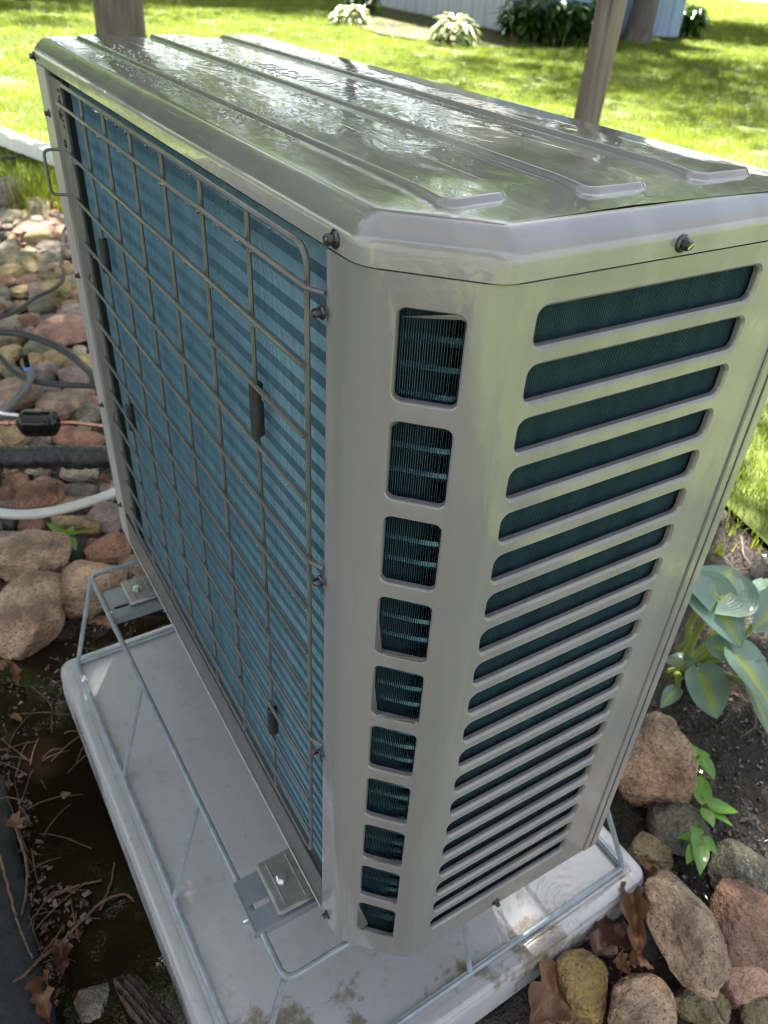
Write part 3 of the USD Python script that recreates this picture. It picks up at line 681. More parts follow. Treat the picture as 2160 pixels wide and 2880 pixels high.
M['siding'] = look('pale_siding', (0.24, 0.26, 0.295), (0.35, 0.37, 0.41), rough=0.5, scale=18, stretch=(1, 1, .08), detail=5)
M['blue'] = look('blue_siding', (0.16, 0.22, 0.36), (0.20, 0.27, 0.42), rough=0.5, scale=12, stretch=(1, 1, .1))
M['trim'] = look('white_trim', (0.6, 0.6, 0.6), rough=0.4)
sc_, sl_ = at(1421, 108), at(1061, 28)
du = (sl_ - sc_) / np.linalg.norm(sl_ - sc_); dv = np.array([-du[1], du[0], 0]) * (1 if np.dot(np.array([-du[1], du[0], 0]), RIGHT) > 0 else -1)
LW = np.linalg.norm(sl_ - sc_); RW = 4.2; SH = 2.7
shed = thing('garden_shed', 'pale grey board shed with a blue end wall at the back of the lawn', 'shed')
def wallbox(o, a, w0, w1, z0, z1, nrm, th):
    p = np.array([o + a * w + nrm * t + [0, 0, z - o[2]] for w in (w0, w1) for t in (0, th) for z in (z0, z1)])
    return trimesh.convex.convex_hull(p)
nl = -dv; nr = -du
obj('wall', cat([wallbox(sc_, du, .02, LW, G0 + .10, SH, dv, .08)]), M['siding'], shed)
wi = .30; k = 0; w = .03
while w < LW - .05:
    obj('board', wallbox(sc_, du, w, min(w + wi - .012, LW), G0 + .13, SH, nl, .018 + .006 * (k % 2)), M['siding'], shed, smooth=False); w += wi; k += 1
bw = obj('end_wall', wallbox(sc_, dv, .02, RW, G0 + .10, SH, du, .08), M['blue'], shed)
w = .05; k = 0
while w < RW - .05:
    obj('blue_board', wallbox(sc_, dv, w, w + .288, G0 + .12, SH, nr, .016 + .005 * (k % 2)), M['blue'], shed, smooth=False); w += .30; k += 1
obj('corner_trim', cat([wallbox(sc_, du, -.03, .10, G0 + .06, SH, nl, .03), wallbox(sc_, dv, -.03, .045, G0 + .06, SH, nr, .03)]), M['trim'], shed)
rp = [sc_ + du * a + dv * b + [0, 0, z] for a, b, z in ((-.35, -.35, SH + .42 - .0), (LW + .35, -.35, SH + .42), (LW + .35, RW + .35, SH + .42), (-.35, RW + .35, SH + .42), (LW * .5, RW * .5, SH + 1.9), (-.35, -.35, SH + .34), (LW + .35, -.35, SH + .34), (LW + .35, RW + .35, SH + .34), (-.35, RW + .35, SH + .34))]
M['roofing'] = look('grey_roofing', (0.05, 0.05, 0.052), (0.08, 0.08, 0.08), rough=.85, scale=14)
obj('roof', trimesh.convex.convex_hull(np.array(rp)), M['roofing'], shed, smooth=False)
# brown bed along the shed
M['mulch'] = look('brown_mulch', (0.025, 0.016, 0.011), (0.055, 0.038, 0.027), rough=0.9, scale=7, bump=1, bscale=40, c3=(0.10, 0.065, 0.048))
bedp = sg.Polygon([tuple(at(*p)[:2]) for p in ((985, 72), (1060, 100), (1130, 112), (1290, 135), (1400, 140), (1520, 135), (1720, 122))] + [tuple((sc_ + dv * 3.2 + du * .3)[:2]), tuple((sc_ + du * .3 + dv * .3)[:2]), tuple((sl_ + dv * .3)[:2])]).buffer(0)
tb = trimesh.creation.triangulate_polygon(bedp, engine='earcut')
mulch_poly = bedp
tag(usdkit.mesh(stage, '/World/shed_bed', (np.column_stack([tb[0], np.full(len(tb[0]), G0 + .045)]), tb[1]), M['mulch']), kind='structure')

def uvleaf(L, W, nu, nv, droop, cup, wave, heart=0.0, seed=0, tip=1.6, twist=0.0, roll=0.0):
    """a leaf along +x from its stalk, with (across, along) as uv; heart > 0 gives lobes behind the stalk"""
    u = np.linspace(-1, 1, nu); t = np.linspace(0, 1, nv); U, T = np.meshgrid(u, t)
    prof_ = np.sin(np.pi * np.clip(T, 0, 1) ** (.62 if heart else .85)) ** (.75) * (1 - T ** 6 * .2)
    wid = W / 2 * prof_
    wid[0] = W * .03; wid[-1] = 0
    x = L * T - heart * L * (np.abs(U) ** 1.5) * (1 - T) ** 2 * 1.0
    y = U * wid
    r = np.random.default_rng(seed); ph = r.uniform(0, 6, 3)
    z = -droop * L * T ** 2 + cup * W * np.abs(U) ** 1.4 * prof_ + wave * W * np.sin(T * 7 + ph[0] + 1.5 * np.sign(U)) * np.abs(U) ** 2 * .5 - .02 * W * np.cos(U * 9) * prof_
    z += roll * W * U * T
    V = np.stack([x, y, z], -1).reshape(-1, 3); idx = np.arange(nu * nv).reshape(nv, nu)
    f = np.stack([idx[:-1, :-1], idx[1:, :-1], idx[1:, 1:], idx[:-1, 1:]], -1).reshape(-1, 4)
    f = np.vstack([f[:, [0, 1, 2]], f[:, [0, 2, 3]]])
    return V, f, np.stack([U * .5 + .5, T], -1).reshape(-1, 2)
def place(V, base, yaw, pitch, rollv=0):
    cy, sy, cp, sp, cr, sr = math.cos(yaw), math.sin(yaw), math.cos(pitch), math.sin(pitch), math.cos(rollv), math.sin(rollv)
    R = np.array([[cy, -sy, 0], [sy, cy, 0], [0, 0, 1]]) @ np.array([[cp, 0, -sp], [0, 1, 0], [sp, 0, cp]]) @ np.array([[1, 0, 0], [0, cr, -sr], [0, sr, cr]])
    return V @ R.T + np.asarray(base)
def leaf_look(name, centre, mid, edge, w0, w1, rough=.3, trans=.3, vein=60, noise=.12, bumpy=.25, coat=.3):
    return usdkit.material(stage, '/World/Looks/' + name, {
        'uv': ('uvmap', {'attribute': 'st'}), 'sx': ('separate_xyz', {}), 'a': ('math', {'math_type': 'subtract', 'value2': 0.5}), 'b': ('math', {'math_type': 'absolute'}), 'm2': ('math', {'math_type': 'multiply', 'value2': 2.0}),
        'g': ('geometry', {}), 'n': ('noise_texture', {'scale': 38.0, 'detail': 4.0}), 'nm': ('math', {'math_type': 'multiply_add', 'value2': noise * 2, 'value3': -noise}), 'ad': ('math', {'math_type': 'add'}),
        'r': ('rgb_ramp', {'ramp': [(0.0, centre), (w0, mid), (w1, edge), (1.0, edge)]}),
        'wv': ('wave_texture', {'scale': 1.0, 'distortion': 0.6}), 'mp': ('mapping', {'scale': (6.0, 0.0, 0.0)}), 'bu': ('bump', {'strength': bumpy * .5, 'distance': 0.002}), 'n2': ('noise_texture', {'scale': 90.0, 'detail': 2.0}), 'bu2': ('bump', {'strength': bumpy * .7, 'distance': 0.003}),
        'p': ('principled_bsdf', {'roughness': rough, 'coat_weight': coat, 'coat_roughness': 0.08}), 't': ('translucent_bsdf', {}), 'h': ('hsv', {'value': 1.5}), 'mc': ('mix_closure', {'fac': trans})},
        [('uv.UV', 'sx.vector'), ('sx.x', 'a.value1'), ('a.value', 'b.value1'), ('b.value', 'm2.value1'), ('g.position', 'n.vector'), ('n.fac', 'nm.value1'), ('m2.value', 'ad.value1'), ('nm.value', 'ad.value2'), ('ad.value', 'r.fac'),
         ('r.color', 'p.base_color'), ('r.color', 'h.color'), ('h.color', 't.color'), ('uv.UV', 'mp.vector'), ('mp.vector', 'wv.vector'), ('wv.fac', 'bu.height'), ('g.position', 'n2.vector'), ('n2.fac', 'bu2.height'), ('bu.normal', 'bu2.normal'), ('bu2.normal', 'p.normal'), ('p.BSDF', 'mc.closure1'), ('t.BSDF', 'mc.closure2')], surface='mc.closure')
M['hosta'] = leaf_look('hosta_blue_green', (0.34, 0.40, 0.08), (0.24, 0.33, 0.12), (0.17, 0.275, 0.215), .18, .36, noise=.22, bumpy=.6)
M['hostaW'] = leaf_look('hosta_white_edge', (0.10, 0.17, 0.03), (0.13, 0.20, 0.04), (0.42, 0.44, 0.24), .35, .6, trans=.35)
M['seedling'] = leaf_look('seedling_leaf', (0.17, 0.34, 0.03), (0.13, 0.29, 0.025), (0.11, 0.26, 0.022), .1, .5, trans=.4)
M['fern'] = leaf_look('fern_leaf', (0.06, 0.12, 0.02), (0.05, 0.11, 0.02), (0.04, 0.09, 0.02), .1, .5, trans=.3)
M['stalk'] = look('pale_stalk', (0.18, 0.24, 0.05), (0.26, 0.30, 0.08), rough=.35, scale=30, stretch=(1, 1, .3))

def clump_plant(name, label, catg, c, R, H, n, L, W, mat, seed, group=None, heart=.0):
    r = np.random.default_rng(seed); t = thing(name, label, catg, group, c)
    for i in range(n):
        a = r.uniform(0, 2 * np.pi); k = r.uniform(.05, 1) ** .6
        V, f, uv = uvleaf(L * r.uniform(.75, 1.2), W * r.uniform(.8, 1.2), 5, 8, r.uniform(.3, .8), .12, .08, heart, i)
        b = np.array([math.cos(a) * R * k * .55, math.sin(a) * R * k * .55, H * (1 - k * k * .75) * r.uniform(.75, 1.05)])
        V = place(V, b, a + r.normal(0, .35), .55 - k * .75)
        obj('leaf', trimesh.Trimesh(V, f, process=False), mat, t, smooth=True, uv=uv)
    return t
clump_plant('hosta', 'bushy pale hosta with white edged leaves in front of the shed corner', 'hosta', at(1275, 128), .60, .42, 150, .26, .115, M['hostaW'], 2)
clump_plant('hosta', 'smaller white edged hosta at the left end of the shed bed', 'hosta', at(985, 72), .60, .34, 110, .28, .11, M['hostaW'], 3)
def fern_bush(c, R, H, nst, seed, label, name='fern_bush'):
    r = np.random.default_rng(seed); t = thing(name, label, 'fern' if name == 'fern_bush' else 'bush', None, c); st_, lf = [], []
    VV, FF, UU, o = [], [], [], 0
    for i in range(nst):
        a = r.uniform(0, 6.28); k = r.uniform(0, 1) ** .5; b = np.array([math.cos(a) * R * k * .6, math.sin(a) * R * .5 * k, 0]); h = H * r.uniform(.6, 1.05)
        e = b + [math.cos(a) * R * .35, math.sin(a) * R * .35, h]
        p = limb_path(b, e, .08, 7); st_.append(tube(p, .012, 5))
        for j in range(2, 7):
            for q in range(3):
                V, f, uv = uvleaf(r.uniform(.22, .40), r.uniform(.09, .15), 3, 5, .4, .1, .05, 0, j)
                V = place(V, p[j], r.uniform(0, 6.28), r.uniform(-.4, .4)); VV.append(V); FF.append(f + o); UU.append(uv); o += len(V)
    obj('stem', cat(st_), M['stalk'], t)
    obj('foliage', trimesh.Trimesh(np.vstack(VV), np.vstack(FF), process=False), M['fern'], t, smooth=True, uv=np.vstack(UU), kind='stuff')
fern_bush(at(1570, 126), 1.05, .72, 60, 4, 'dark green leafy clump growing against the blue shed wall')
fern_bush(at(1468, 124), .5, .55, 18, 5, 'feathery light green fern at the shed corner, right of the pale hosta')
fern_bush(at(1880, 108), .8, .65, 34, 6, 'rounded green bush at the foot of the tree behind the post', 'bush')
fern_bush(at(1012, 45), .4, .5, 12, 7, 'small dark bush at the far left corner of the shed', 'bush')

# ------------------------------------------------------------------ stones
KINDS = {
 'tan': ((0.20, 0.145, 0.10), (0.34, 0.255, 0.185), (0.07, 0.05, 0.04)), 'brown': ((0.19, 0.095, 0.062), (0.33, 0.18, 0.122), (0.05, 0.035, 0.03)),
 'pale': ((0.27, 0.235, 0.18), (0.42, 0.37, 0.29), (0.12, 0.10, 0.08)), 'yellow': ((0.25, 0.19, 0.09), (0.38, 0.30, 0.15), (0.12, 0.09, 0.04)),
 'pink': ((0.27, 0.14, 0.11), (0.40, 0.24, 0.19), (0.10, 0.06, 0.05)), 'red': ((0.15, 0.060, 0.045), (0.24, 0.11, 0.08), (0.06, 0.03, 0.03)),
 'grey': ((0.12, 0.11, 0.10), (0.21, 0.195, 0.175), (0.05, 0.05, 0.05)), 'greygreen': ((0.085, 0.085, 0.06), (0.18, 0.175, 0.125), (0.04, 0.045, 0.035)),
 'olive': ((0.12, 0.105, 0.045), (0.23, 0.195, 0.09), (0.05, 0.045, 0.02)), 'ochre': ((0.22, 0.13, 0.025), (0.33, 0.23, 0.06), (0.10, 0.07, 0.02)),
 'granite': ((0.27, 0.175, 0.12), (0.45, 0.34, 0.25), (0.08, 0.065, 0.05)), 'slate': ((0.022, 0.020, 0.022), (0.05, 0.046, 0.05), (0.02, 0.02, 0.02)),
 'rust': ((0.24, 0.125, 0.065), (0.42, 0.27, 0.18), (0.06, 0.04, 0.03)), 'mauve': ((0.20, 0.155, 0.15), (0.31, 0.25, 0.24), (0.09, 0.07, 0.07))}
WORD = {'tan': 'tan', 'brown': 'brown', 'pale': 'pale cream', 'yellow': 'yellowish', 'pink': 'pinkish', 'red': 'dark red', 'grey': 'grey', 'greygreen': 'grey green', 'olive': 'olive', 'ochre': 'ochre yellow', 'granite': 'speckled granite', 'slate': 'black slate', 'rust': 'orange brown', 'mauve': 'mauve grey'}
def stone_look(kind, wet):
    key = 'stone_' + kind + ('_wet' if wet else '')
    if key not in M:
        a, b, s = KINDS[kind]
        a, b = tuple(v * k for v, k in zip(a, (.82, .76, .68))), tuple(v * k for v, k in zip(b, (1.22, 1.12, 1.0)))
        a, b = (tuple(v * .74 for v in a), tuple(v * .86 for v in b)) if wet else (tuple(v * 1.08 for v in a), tuple(v * 1.08 for v in b))
        M[key] = look(key, a, b, rough=.07 if wet else .30, rough2=.3 if wet else .65, coat=1.0 if wet else .15, scale=17, detail=10, bump=.9, bscale=70 if wet else 130, bdist=.03 if wet else .018, ramp=(.38, .60), vary=.18, speck=(430 if kind in ('granite', 'tan', 'pink', 'brown') else 330, tuple(u * .55 + v * .45 for u, v in zip(s, a)), .05 if wet else .16), c3=tuple(min(.6, v * 1.25) for v in b), spec=.5)
    return M[key]
def rock_mesh(size, seed, sub=4, boxy=.8, cuts=4, rough=.13, fine=.035):
    r = np.random.default_rng(seed)
    s = trimesh.creation.icosphere(subdivisions=sub); v = s.vertices.copy()
    v = np.sign(v) * np.abs(v) ** boxy; v /= np.abs(v).max()
    off = r.uniform(0, 50, 3)
    v *= (1 + rough * 3.2 * (meshkit.fbm(v * 1.1 + off, 2, seed) - .5))[:, None]
    for _ in range(cuts):
        n = r.normal(size=3); n /= np.linalg.norm(n); d = r.uniform(.62, .85)
        k = v @ n - d; v -= np.where(k > 0, k * .82, 0)[:, None] * n
    v *= (1 + rough * 1.0 * (meshkit.fbm(v * 3.2 + off, 3, seed + 1) - .5) + fine * 2 * (meshkit.fbm(v * 11 + off, 2, seed + 2) - .5))[:, None]
    return v * np.asarray(size) / 2, s.faces
STONES = []
def stone(px, py, w, h, kind, seed, rot=0, boxy=.82, cuts=4, wet=False, lift=0, label=None, sub=4, tall=None, name='stone', rough=.13, group=None):
    """a stone whose outline fills about w x h pixels of the photograph round (px, py)"""
    p0 = at(px, py + h * .18, G0); sc = depth(p0) / FPX
    el = math.atan2(CAM[2] - p0[2], np.linalg.norm((CAM - p0)[:2]))       # how steeply it is seen
    a = w * sc; up = h * sc
    c_ = tall if tall else min(.72 * a, up * .78)
    b = max((up ** 2 - (c_ * math.cos(el)) ** 2), (.35 * up) ** 2) ** .5 / math.sin(el)
    b = min(b, a * 2.2)
    hor = np.array([RIGHT[0], RIGHT[1]]); yaw = math.atan2(hor[1], hor[0]) + math.radians(rot)
    v, f = rock_mesh((a, b, c_), seed, sub, boxy, cuts, rough)
    R = np.array([[math.cos(yaw), -math.sin(yaw), 0], [math.sin(yaw), math.cos(yaw), 0], [0, 0, 1]])
    v = v @ R.T
    bottom = G0 - .012 - .10 * c_ + lift
    pc = at(px, py, bottom + c_ / 2)
    v = v + [pc[0], pc[1], bottom + c_ / 2]
    m_ = usdkit.mesh(stage, numbered('/World/' + name), (v, f), stone_look(kind, wet), smooth=True if cuts < 3 else 38)
    STONES.append(dict(m=m_, px=px, py=py, w=w, h=h, kind=kind, label=label, group=group, pc=pc))
    return m_
# stones right of the pad, wet from the rain
RG = [
 (1937, 2614, 190, 305, 'granite', 'large upright speckled granite stone leaning in front of the red brown one', dict(rot=14, lift=.05, tall=.075, seed=101, boxy=.72, cuts=5)),
 (2092, 2615, 215, 260, 'brown', 'large wet red brown stone behind the upright granite stone', dict(rot=-25, seed=102, boxy=.75, cuts=5)),
 (2075, 2452, 170, 165, 'greygreen', 'rounded wet grey green stone beside the lower seedling', dict(rot=-30, seed=103, boxy=.85, cuts=3)),
 (1902, 2330, 160, 165, 'greygreen', 'rounded mossy grey green stone under the large orange boulder', dict(seed=104, boxy=.85, cuts=2)),
 (1826, 2398, 140, 115, 'olive', 'angular olive stone just off the pad corner', dict(rot=-20, seed=105, boxy=.65, cuts=6)),
 (1812, 2640, 62, 150, 'slate', 'narrow black slate stone between the curled leaf and the granite stone', dict(seed=106, boxy=.8, cuts=2)),
 (1640, 2775, 172, 200, 'ochre', 'ochre yellow heart shaped wet stone by the pad edge', dict(rot=10, seed=107, boxy=.85, cuts=3)),
 (1806, 2845, 200, 215, 'granite', 'pinkish grey wet granite stone at the bottom edge, right of the ochre stone', dict(rot=-20, seed=108, boxy=.78, cuts=3)),
 (1962, 2818, 170, 120, 'olive', 'low dark olive stone below the upright granite stone', dict(rot=-15, seed=109, boxy=.7, cuts=4)),
 (2095, 2772, 160, 130, 'pink', 'angular red granite block at the right edge', dict(rot=20, seed=110, boxy=.62, cuts=6)),
 (2138, 2868, 110, 110, 'olive', 'olive brown stone in the bottom right corner', dict(seed=111, cuts=2)),
 (1575, 2882, 160, 64, 'brown', 'flat dark brown stone at the bottom edge below the ochre stone', dict(seed=112, cuts=3)),
 (1700, 2650, 120, 120, 'red', 'dark red wet stone half under leaves along the pad edge', dict(seed=113, boxy=.7, cuts=5, lift=-.02)),
 (1825, 2150, 235, 290, 'rust', 'large round orange brown boulder behind the right corner of the heat pump', dict(seed=119, boxy=.78, cuts=7, sub=5, tall=.20, rough=.16)),
 (1760, 2330, 90, 70, 'slate', 'dark stone in the small puddle under the orange boulder', dict(seed=115, cuts=2, lift=-.03)),
 (2160, 2720, 90, 60, 'brown', 'brown stone cut by the right edge above the red granite block', dict(seed=116, cuts=3, lift=-.02)),
]
for px, py, w, h, kd, lb, kw in RG: stone(px, py, w * .93, h * .86, kd, label=lb, wet=True, **kw)
# large stones left of the pad
LG = [
 (88, 1566, 215, 150, 'tan', 'broad tan boulder at the left edge, above the big rounded grey tan one', dict(seed=121, boxy=.8, cuts=5, sub=5)),
 (88, 1722, 195, 205, 'granite', 'big rounded grey tan boulder at the left edge beside the mud', dict(seed=122, boxy=.78, cuts=5, sub=5)),
 (262, 1655, 170, 160, 'tan', 'square shouldered tan stone behind the stand corner', dict(seed=123, boxy=.72, cuts=4, sub=5)),
 (309, 1543, 120, 90, 'brown', 'brown stone with a flat top close to the corner post', dict(seed=124, boxy=.68, cuts=5)),
 (372, 1600, 80, 70, 'tan', 'tan stone seen behind the far mounting plate', dict(seed=125, cuts=4)),
 (292, 1752, 100, 40, 'rust', 'flat orange stone lying in the mud at the far end of the pad', dict(seed=126, boxy=.6, cuts=5, lift=-.01)),
 (196, 1730, 44, 36, 'pink', 'small pinkish stone in the mud beside the big boulder', dict(seed=127)),
]
for px, py, w, h, kd, lb, kw in LG: stone(px, py, w, h, kd, label=lb, **kw)
LS = """20 545 95 75 mauve|109 581 68 60 pale|12 622 64 95 greygreen|42 589 34 28 pink|68 608 36 34 yellow|111 618 62 26 tan|76 645 70 38 brown|144 645 64 38 pink|154 627 28 26 tan|109 672 80 44 yellow|172 675 46 40 red|30 700 58 46 greygreen|73 705 48 30 olive|142 698 90 38 grey|142 726 56 42 grey|160 733 30 26 pink|61 743 118 58 olive|22 774 62 60 yellow|40 720 68 26 mauve|144 758 54 34 tan|137 784 40 40 olive|86 791 72 38 pink|15 799 48 34 pink|200 794 48 44 mauve|61 817 66 32 yellow|8 834 48 72 greygreen|122 860 76 60 greygreen|197 867 66 44 olive|84 895 60 32 tan|28 898 52 28 pale|142 895 60 28 grey|177 936 134 88 pink|30 918 78 28 pale|127 984 98 76 greygreen|28 961 62 48 olive|24 1002 66 62 yellow|222 994 44 38 pale|192 999 34 34 grey|48 1111 120 88 tan|142 1096 74 36 grey|223 1101 80 38 tan|177 1147 144 82 tan|240 1165 80 62 greygreen|40 1218 102 86 yellow|225 1231 144 58 brown|116 1243 62 38 grey|109 1329 68 34 greygreen|220 1332 104 52 pale|218 1380 110 52 grey|50 1360 84 50 brown|101 1395 140 78 brown|210 1415 110 38 tan|15 1390 48 38 pink|28 1425 80 38 grey|90 1435 48 26 tan|289 1446 92 70 mauve|215 1473 130 50 yellow|91 1476 72 42 brown|18 1473 52 44 slate|96 1190 46 40 grey|165 1195 60 34 pink|12 1300 44 30 red|170 1290 50 26 brown|60 1300 60 24 red|255 1490 60 34 brown|15 935 50 28 brown|95 560 36 22 tan|185 610 30 20 brown|178 840 40 24 pink|60 860 44 30 brown|155 1300 46 24 tan|255 1290 40 26 rust|260 1530 40 26 brown|30 1330 40 26 tan"""
seen = []
for i, row in enumerate(LS.split('|')):
    x, y, w, h, kd = row.split(); x, y, w, h = map(int, (x, y, w, h))
    stone(x, y, w * 1.06, h * 1.08, kd, 200 + i, rot=rng.uniform(-25, 25), boxy=rng.uniform(.72, .92), cuts=int(rng.integers(1, 5)), sub=3 if w < 70 else 4)
# the bed goes on beyond what the photograph names stone by stone: pebbles between them
placed = [(s['pc'][0], s['pc'][1], s['w'] * depth(s['pc']) / FPX * .5) for s in STONES]
REST = sg.Polygon([(-1.5, 1.4), (.05, 1.35), (.45, 1.7), (1.2, 2.0), (.95, 3.4), (.72, 4.5), (.42, 4.9), (-.4, 5.2), (-1.5, 5.3)])
ZON = [(640, 'at the lawn end of the stone bed'), (730, 'beside the upper bend of the thin hose'), (812, 'left of the thin wavy hose'), (880, 'just under the thin wavy hose'), (950, 'above the arching grey cable'), (1065, 'round the blue collared hose fitting'), (1185, 'between the level cable and the black filter'), (1270, 'between the black filter and the taped pipe'), (1360, 'just below the taped black pipe'), (1440, 'above the pale conduit'), (9999, 'just below the pale conduit')]
cnt = 0; tries = 0
kinds = ['tan', 'brown', 'pale', 'grey', 'greygreen', 'pink', 'yellow', 'mauve', 'olive', 'red']
while cnt < 300 and tries < 6000:
    tries += 1
    x, y = rng.uniform(-1.2, 1.2), rng.uniform(1.35, 5.2)
    rr = rng.uniform(.022, .060)
    if not REST.contains(sg.Point(x, y)): continue
    q_ = np.array([x, y, G0]) - CAM; px_ = 1080 + FPX * np.dot(q_, RIGHT) / np.dot(q_, FWD); py_ = 1440 + FPX * np.dot(q_, DOWN) / np.dot(q_, FWD)
    if not (-70 < px_ < 60 + .185 * py_ and 480 < py_ < 1640): continue
    if any((x - a) ** 2 + (y - b) ** 2 < (.72 * (rr + c)) ** 2 for a, b, c in placed): continue
    kd = kinds[int(rng.integers(len(kinds)))]
    v, f = rock_mesh((rr * 2.3, rr * rng.uniform(1.5, 2.1), rr * rng.uniform(1.0, 1.5)), 900 + cnt, 3 if rr > .04 else 2, rng.uniform(.75, .95), int(rng.integers(1, 4)))
    a = rng.uniform(0, 6.28); R = np.array([[math.cos(a), -math.sin(a), 0], [math.sin(a), math.cos(a), 0], [0, 0, 1]])
    v = v @ R.T + [x, y, G0 + rr * .42]
    m_ = usdkit.mesh(stage, numbered('/World/pebble'), (v, f), stone_look(kd, False), smooth=True)
    zn = next(n for lim, n in ZON if py_ < lim)
    tag(m_, f'{"tiny" if rr < .035 else "smallish"} {WORD[kd]} pebble {"near the left edge" if px_ < 90 else "near the heat pump"}, {zn}', 'pebble', f'{WORD[kd]} pebbles {zn}')
    placed.append((x, y, rr)); cnt += 1
# one label for each stone of the left bed
groups = {}
for s in STONES:
    if s['label']: continue
    ar = s['w'] * s['h']
    size = 'small' if ar < 2200 else 'medium' if ar < 5200 else 'large'
    zone = next(n for lim, n in ZON if s['py'] < lim)
    groups.setdefault((size, WORD[s['kind']], zone), []).append(s)
for (size, col, zone), L in groups.items():
    L.sort(key=lambda s: s['px'])
    nm = ['leftmost ', 'rightmost '] if len(L) == 2 else ['leftmost ', 'middle ', 'rightmost '] if len(L) == 3 else [''] if len(L) == 1 else [f'{k} from the left, ' for k in ('first', 'second', 'third', 'fourth', 'fifth')]
    for s, q in zip(L, nm): s['label'] = f'{q}{size} {col} stone {zone}'
for s in STONES: tag(s['m'], s['label'], 'stone', s['group'] or 'loose stones round the pad')

# ------------------------------------------------------------------ plants round the unit
def leaf_between(B, T, W, heart, cup, droop, wave, seed, mat, parent, rollv=0.0, nu=9, nv=14):
    B, T = np.asarray(B), np.asarray(T); d = T - B; L = np.linalg.norm(d)
    V, f, uv = uvleaf(L, W, nu, nv, droop, cup, wave, heart, seed)
    V = place(V, B, math.atan2(d[1], d[0]), math.asin(np.clip(d[2] / L + droop * .6, -1, 1)), rollv)
    return obj('leaf', trimesh.Trimesh(V, f, process=False), mat, parent, smooth=True, uv=uv)
hc = at(1917, 1885)
ho = thing('hosta', 'large wet hosta with blue green leaves and yellow centres right of the heat pump', 'hosta')
for i, (bx, by, tx_, ty_, w, zb, zt, hh, rl) in enumerate([
  (2018, 1690, 2062, 1592, 190, -.170, -.150, .30, .10), (1975, 1650, 2085, 1818, 135, -.165, -.215, .25, .25), (2005, 1822, 2160, 1850, 84, -.245, -.250, .15, .2),
  (2070, 1842, 2185, 2000, 150, -.235, -.300, .22, -.1), (1968, 1892, 2018, 2022, 130, -.325, -.380, .22, .05), (1938, 1868, 1862, 1852, 66, -.345, -.36, .2, .1),
  (1905, 1935, 1858, 1990, 44, -.375, -.395, .1, .0), (2215, 1690, 2122, 1772, 120, -.180, -.21, .2, -.2), (2100, 1915, 2175, 2075, 90, -.30, -.37, .2, -.3), (2160, 1640, 2240, 1720, 120, -.2, -.2, .2, .1)]):
    B, T = at(bx, by, zb), at(tx_, ty_, zt); W = 1.06 * w * depth(B) / FPX
    leaf_between(B, T, W, hh, .10, .14, .07, 50 + i, M['hosta'], ho, rl)
    b0 = hc + np.array([*(rng.normal(0, .012, 2)), -.01])
    obj('stalk', tube(limb_path(b0, B + (T - B) * .03 - [0, 0, .004], .015, 7), np.linspace(.0095, .005, 7), 8), M['stalk'], ho)
def seedling(label, leaves, zc, base, seed, name='seedling'):
    t = thing(name, label, 'seedling'); b0 = at(*base)
    for i, (bx, by, tx_, ty_, w) in enumerate(leaves):
        B, T = at(bx, by, zc), at(tx_, ty_, zc - .012 + .008 * (i % 3)); W = w * depth(B) / FPX
        leaf_between(B, T, W, .05, .08, .15, .05, seed + i, M['seedling'], t, 0, 5, 9)
        obj('stem', tube(limb_path(b0, B, .006, 5), .0016, 5), M['stalk'], t)
seedling('light green seedling beside the orange brown boulder, the uppermost of three', [(1957, 2125, 1914, 2078, 44), (1957, 2128, 1926, 2118, 30), (1955, 2135, 1934, 2170, 34), (1962, 2122, 2000, 2122, 28), (1972, 2128, 2012, 2192, 40)], -.36, (1962, 2150), 70)
seedling('light green seedling with a white spotted leaf between the boulder and bare soil', [(1972, 2258, 1976, 2172, 54), (1992, 2264, 2078, 2282, 46), (1978, 2274, 2008, 2326, 36), (1998, 2282, 2064, 2322, 24), (1985, 2250, 1996, 2225, 30)], -.36, (1975, 2290), 76)
seedling('light green seedling with drooping pointed leaves above the granite stone', [(1962, 2356, 1904, 2354, 26), (1968, 2352, 1944, 2320, 36), (1970, 2362, 1970, 2458, 46), (1978, 2356, 2020, 2404, 34), (1956, 2378, 1932, 2430, 34), (1965, 2345, 1948, 2384, 34)], -.35, (1965, 2390), 84)
seedling('small pale green weed lying between stones under the pale conduit', [(185, 1510, 128, 1466, 26), (188, 1508, 206, 1478, 24), (195, 1505, 250, 1490, 12), (200, 1512, 214, 1548, 22), (182, 1508, 165, 1484, 26), (195, 1500, 290, 1486, 8)], -.37, (185, 1520), 92)
seedling('tiny bright weed sprouting among the stones near the lawn', [(44, 604, 36, 596, 14), (46, 604, 56, 598, 14), (45, 606, 50, 614, 14)], -.38, (45, 612), 98)
seedling('tiny weed between stones right of the thin wavy hose', [(165, 822, 152, 814, 14), (170, 822, 186, 826, 18), (176, 828, 196, 832, 16)], -.38, (172, 830), 99)
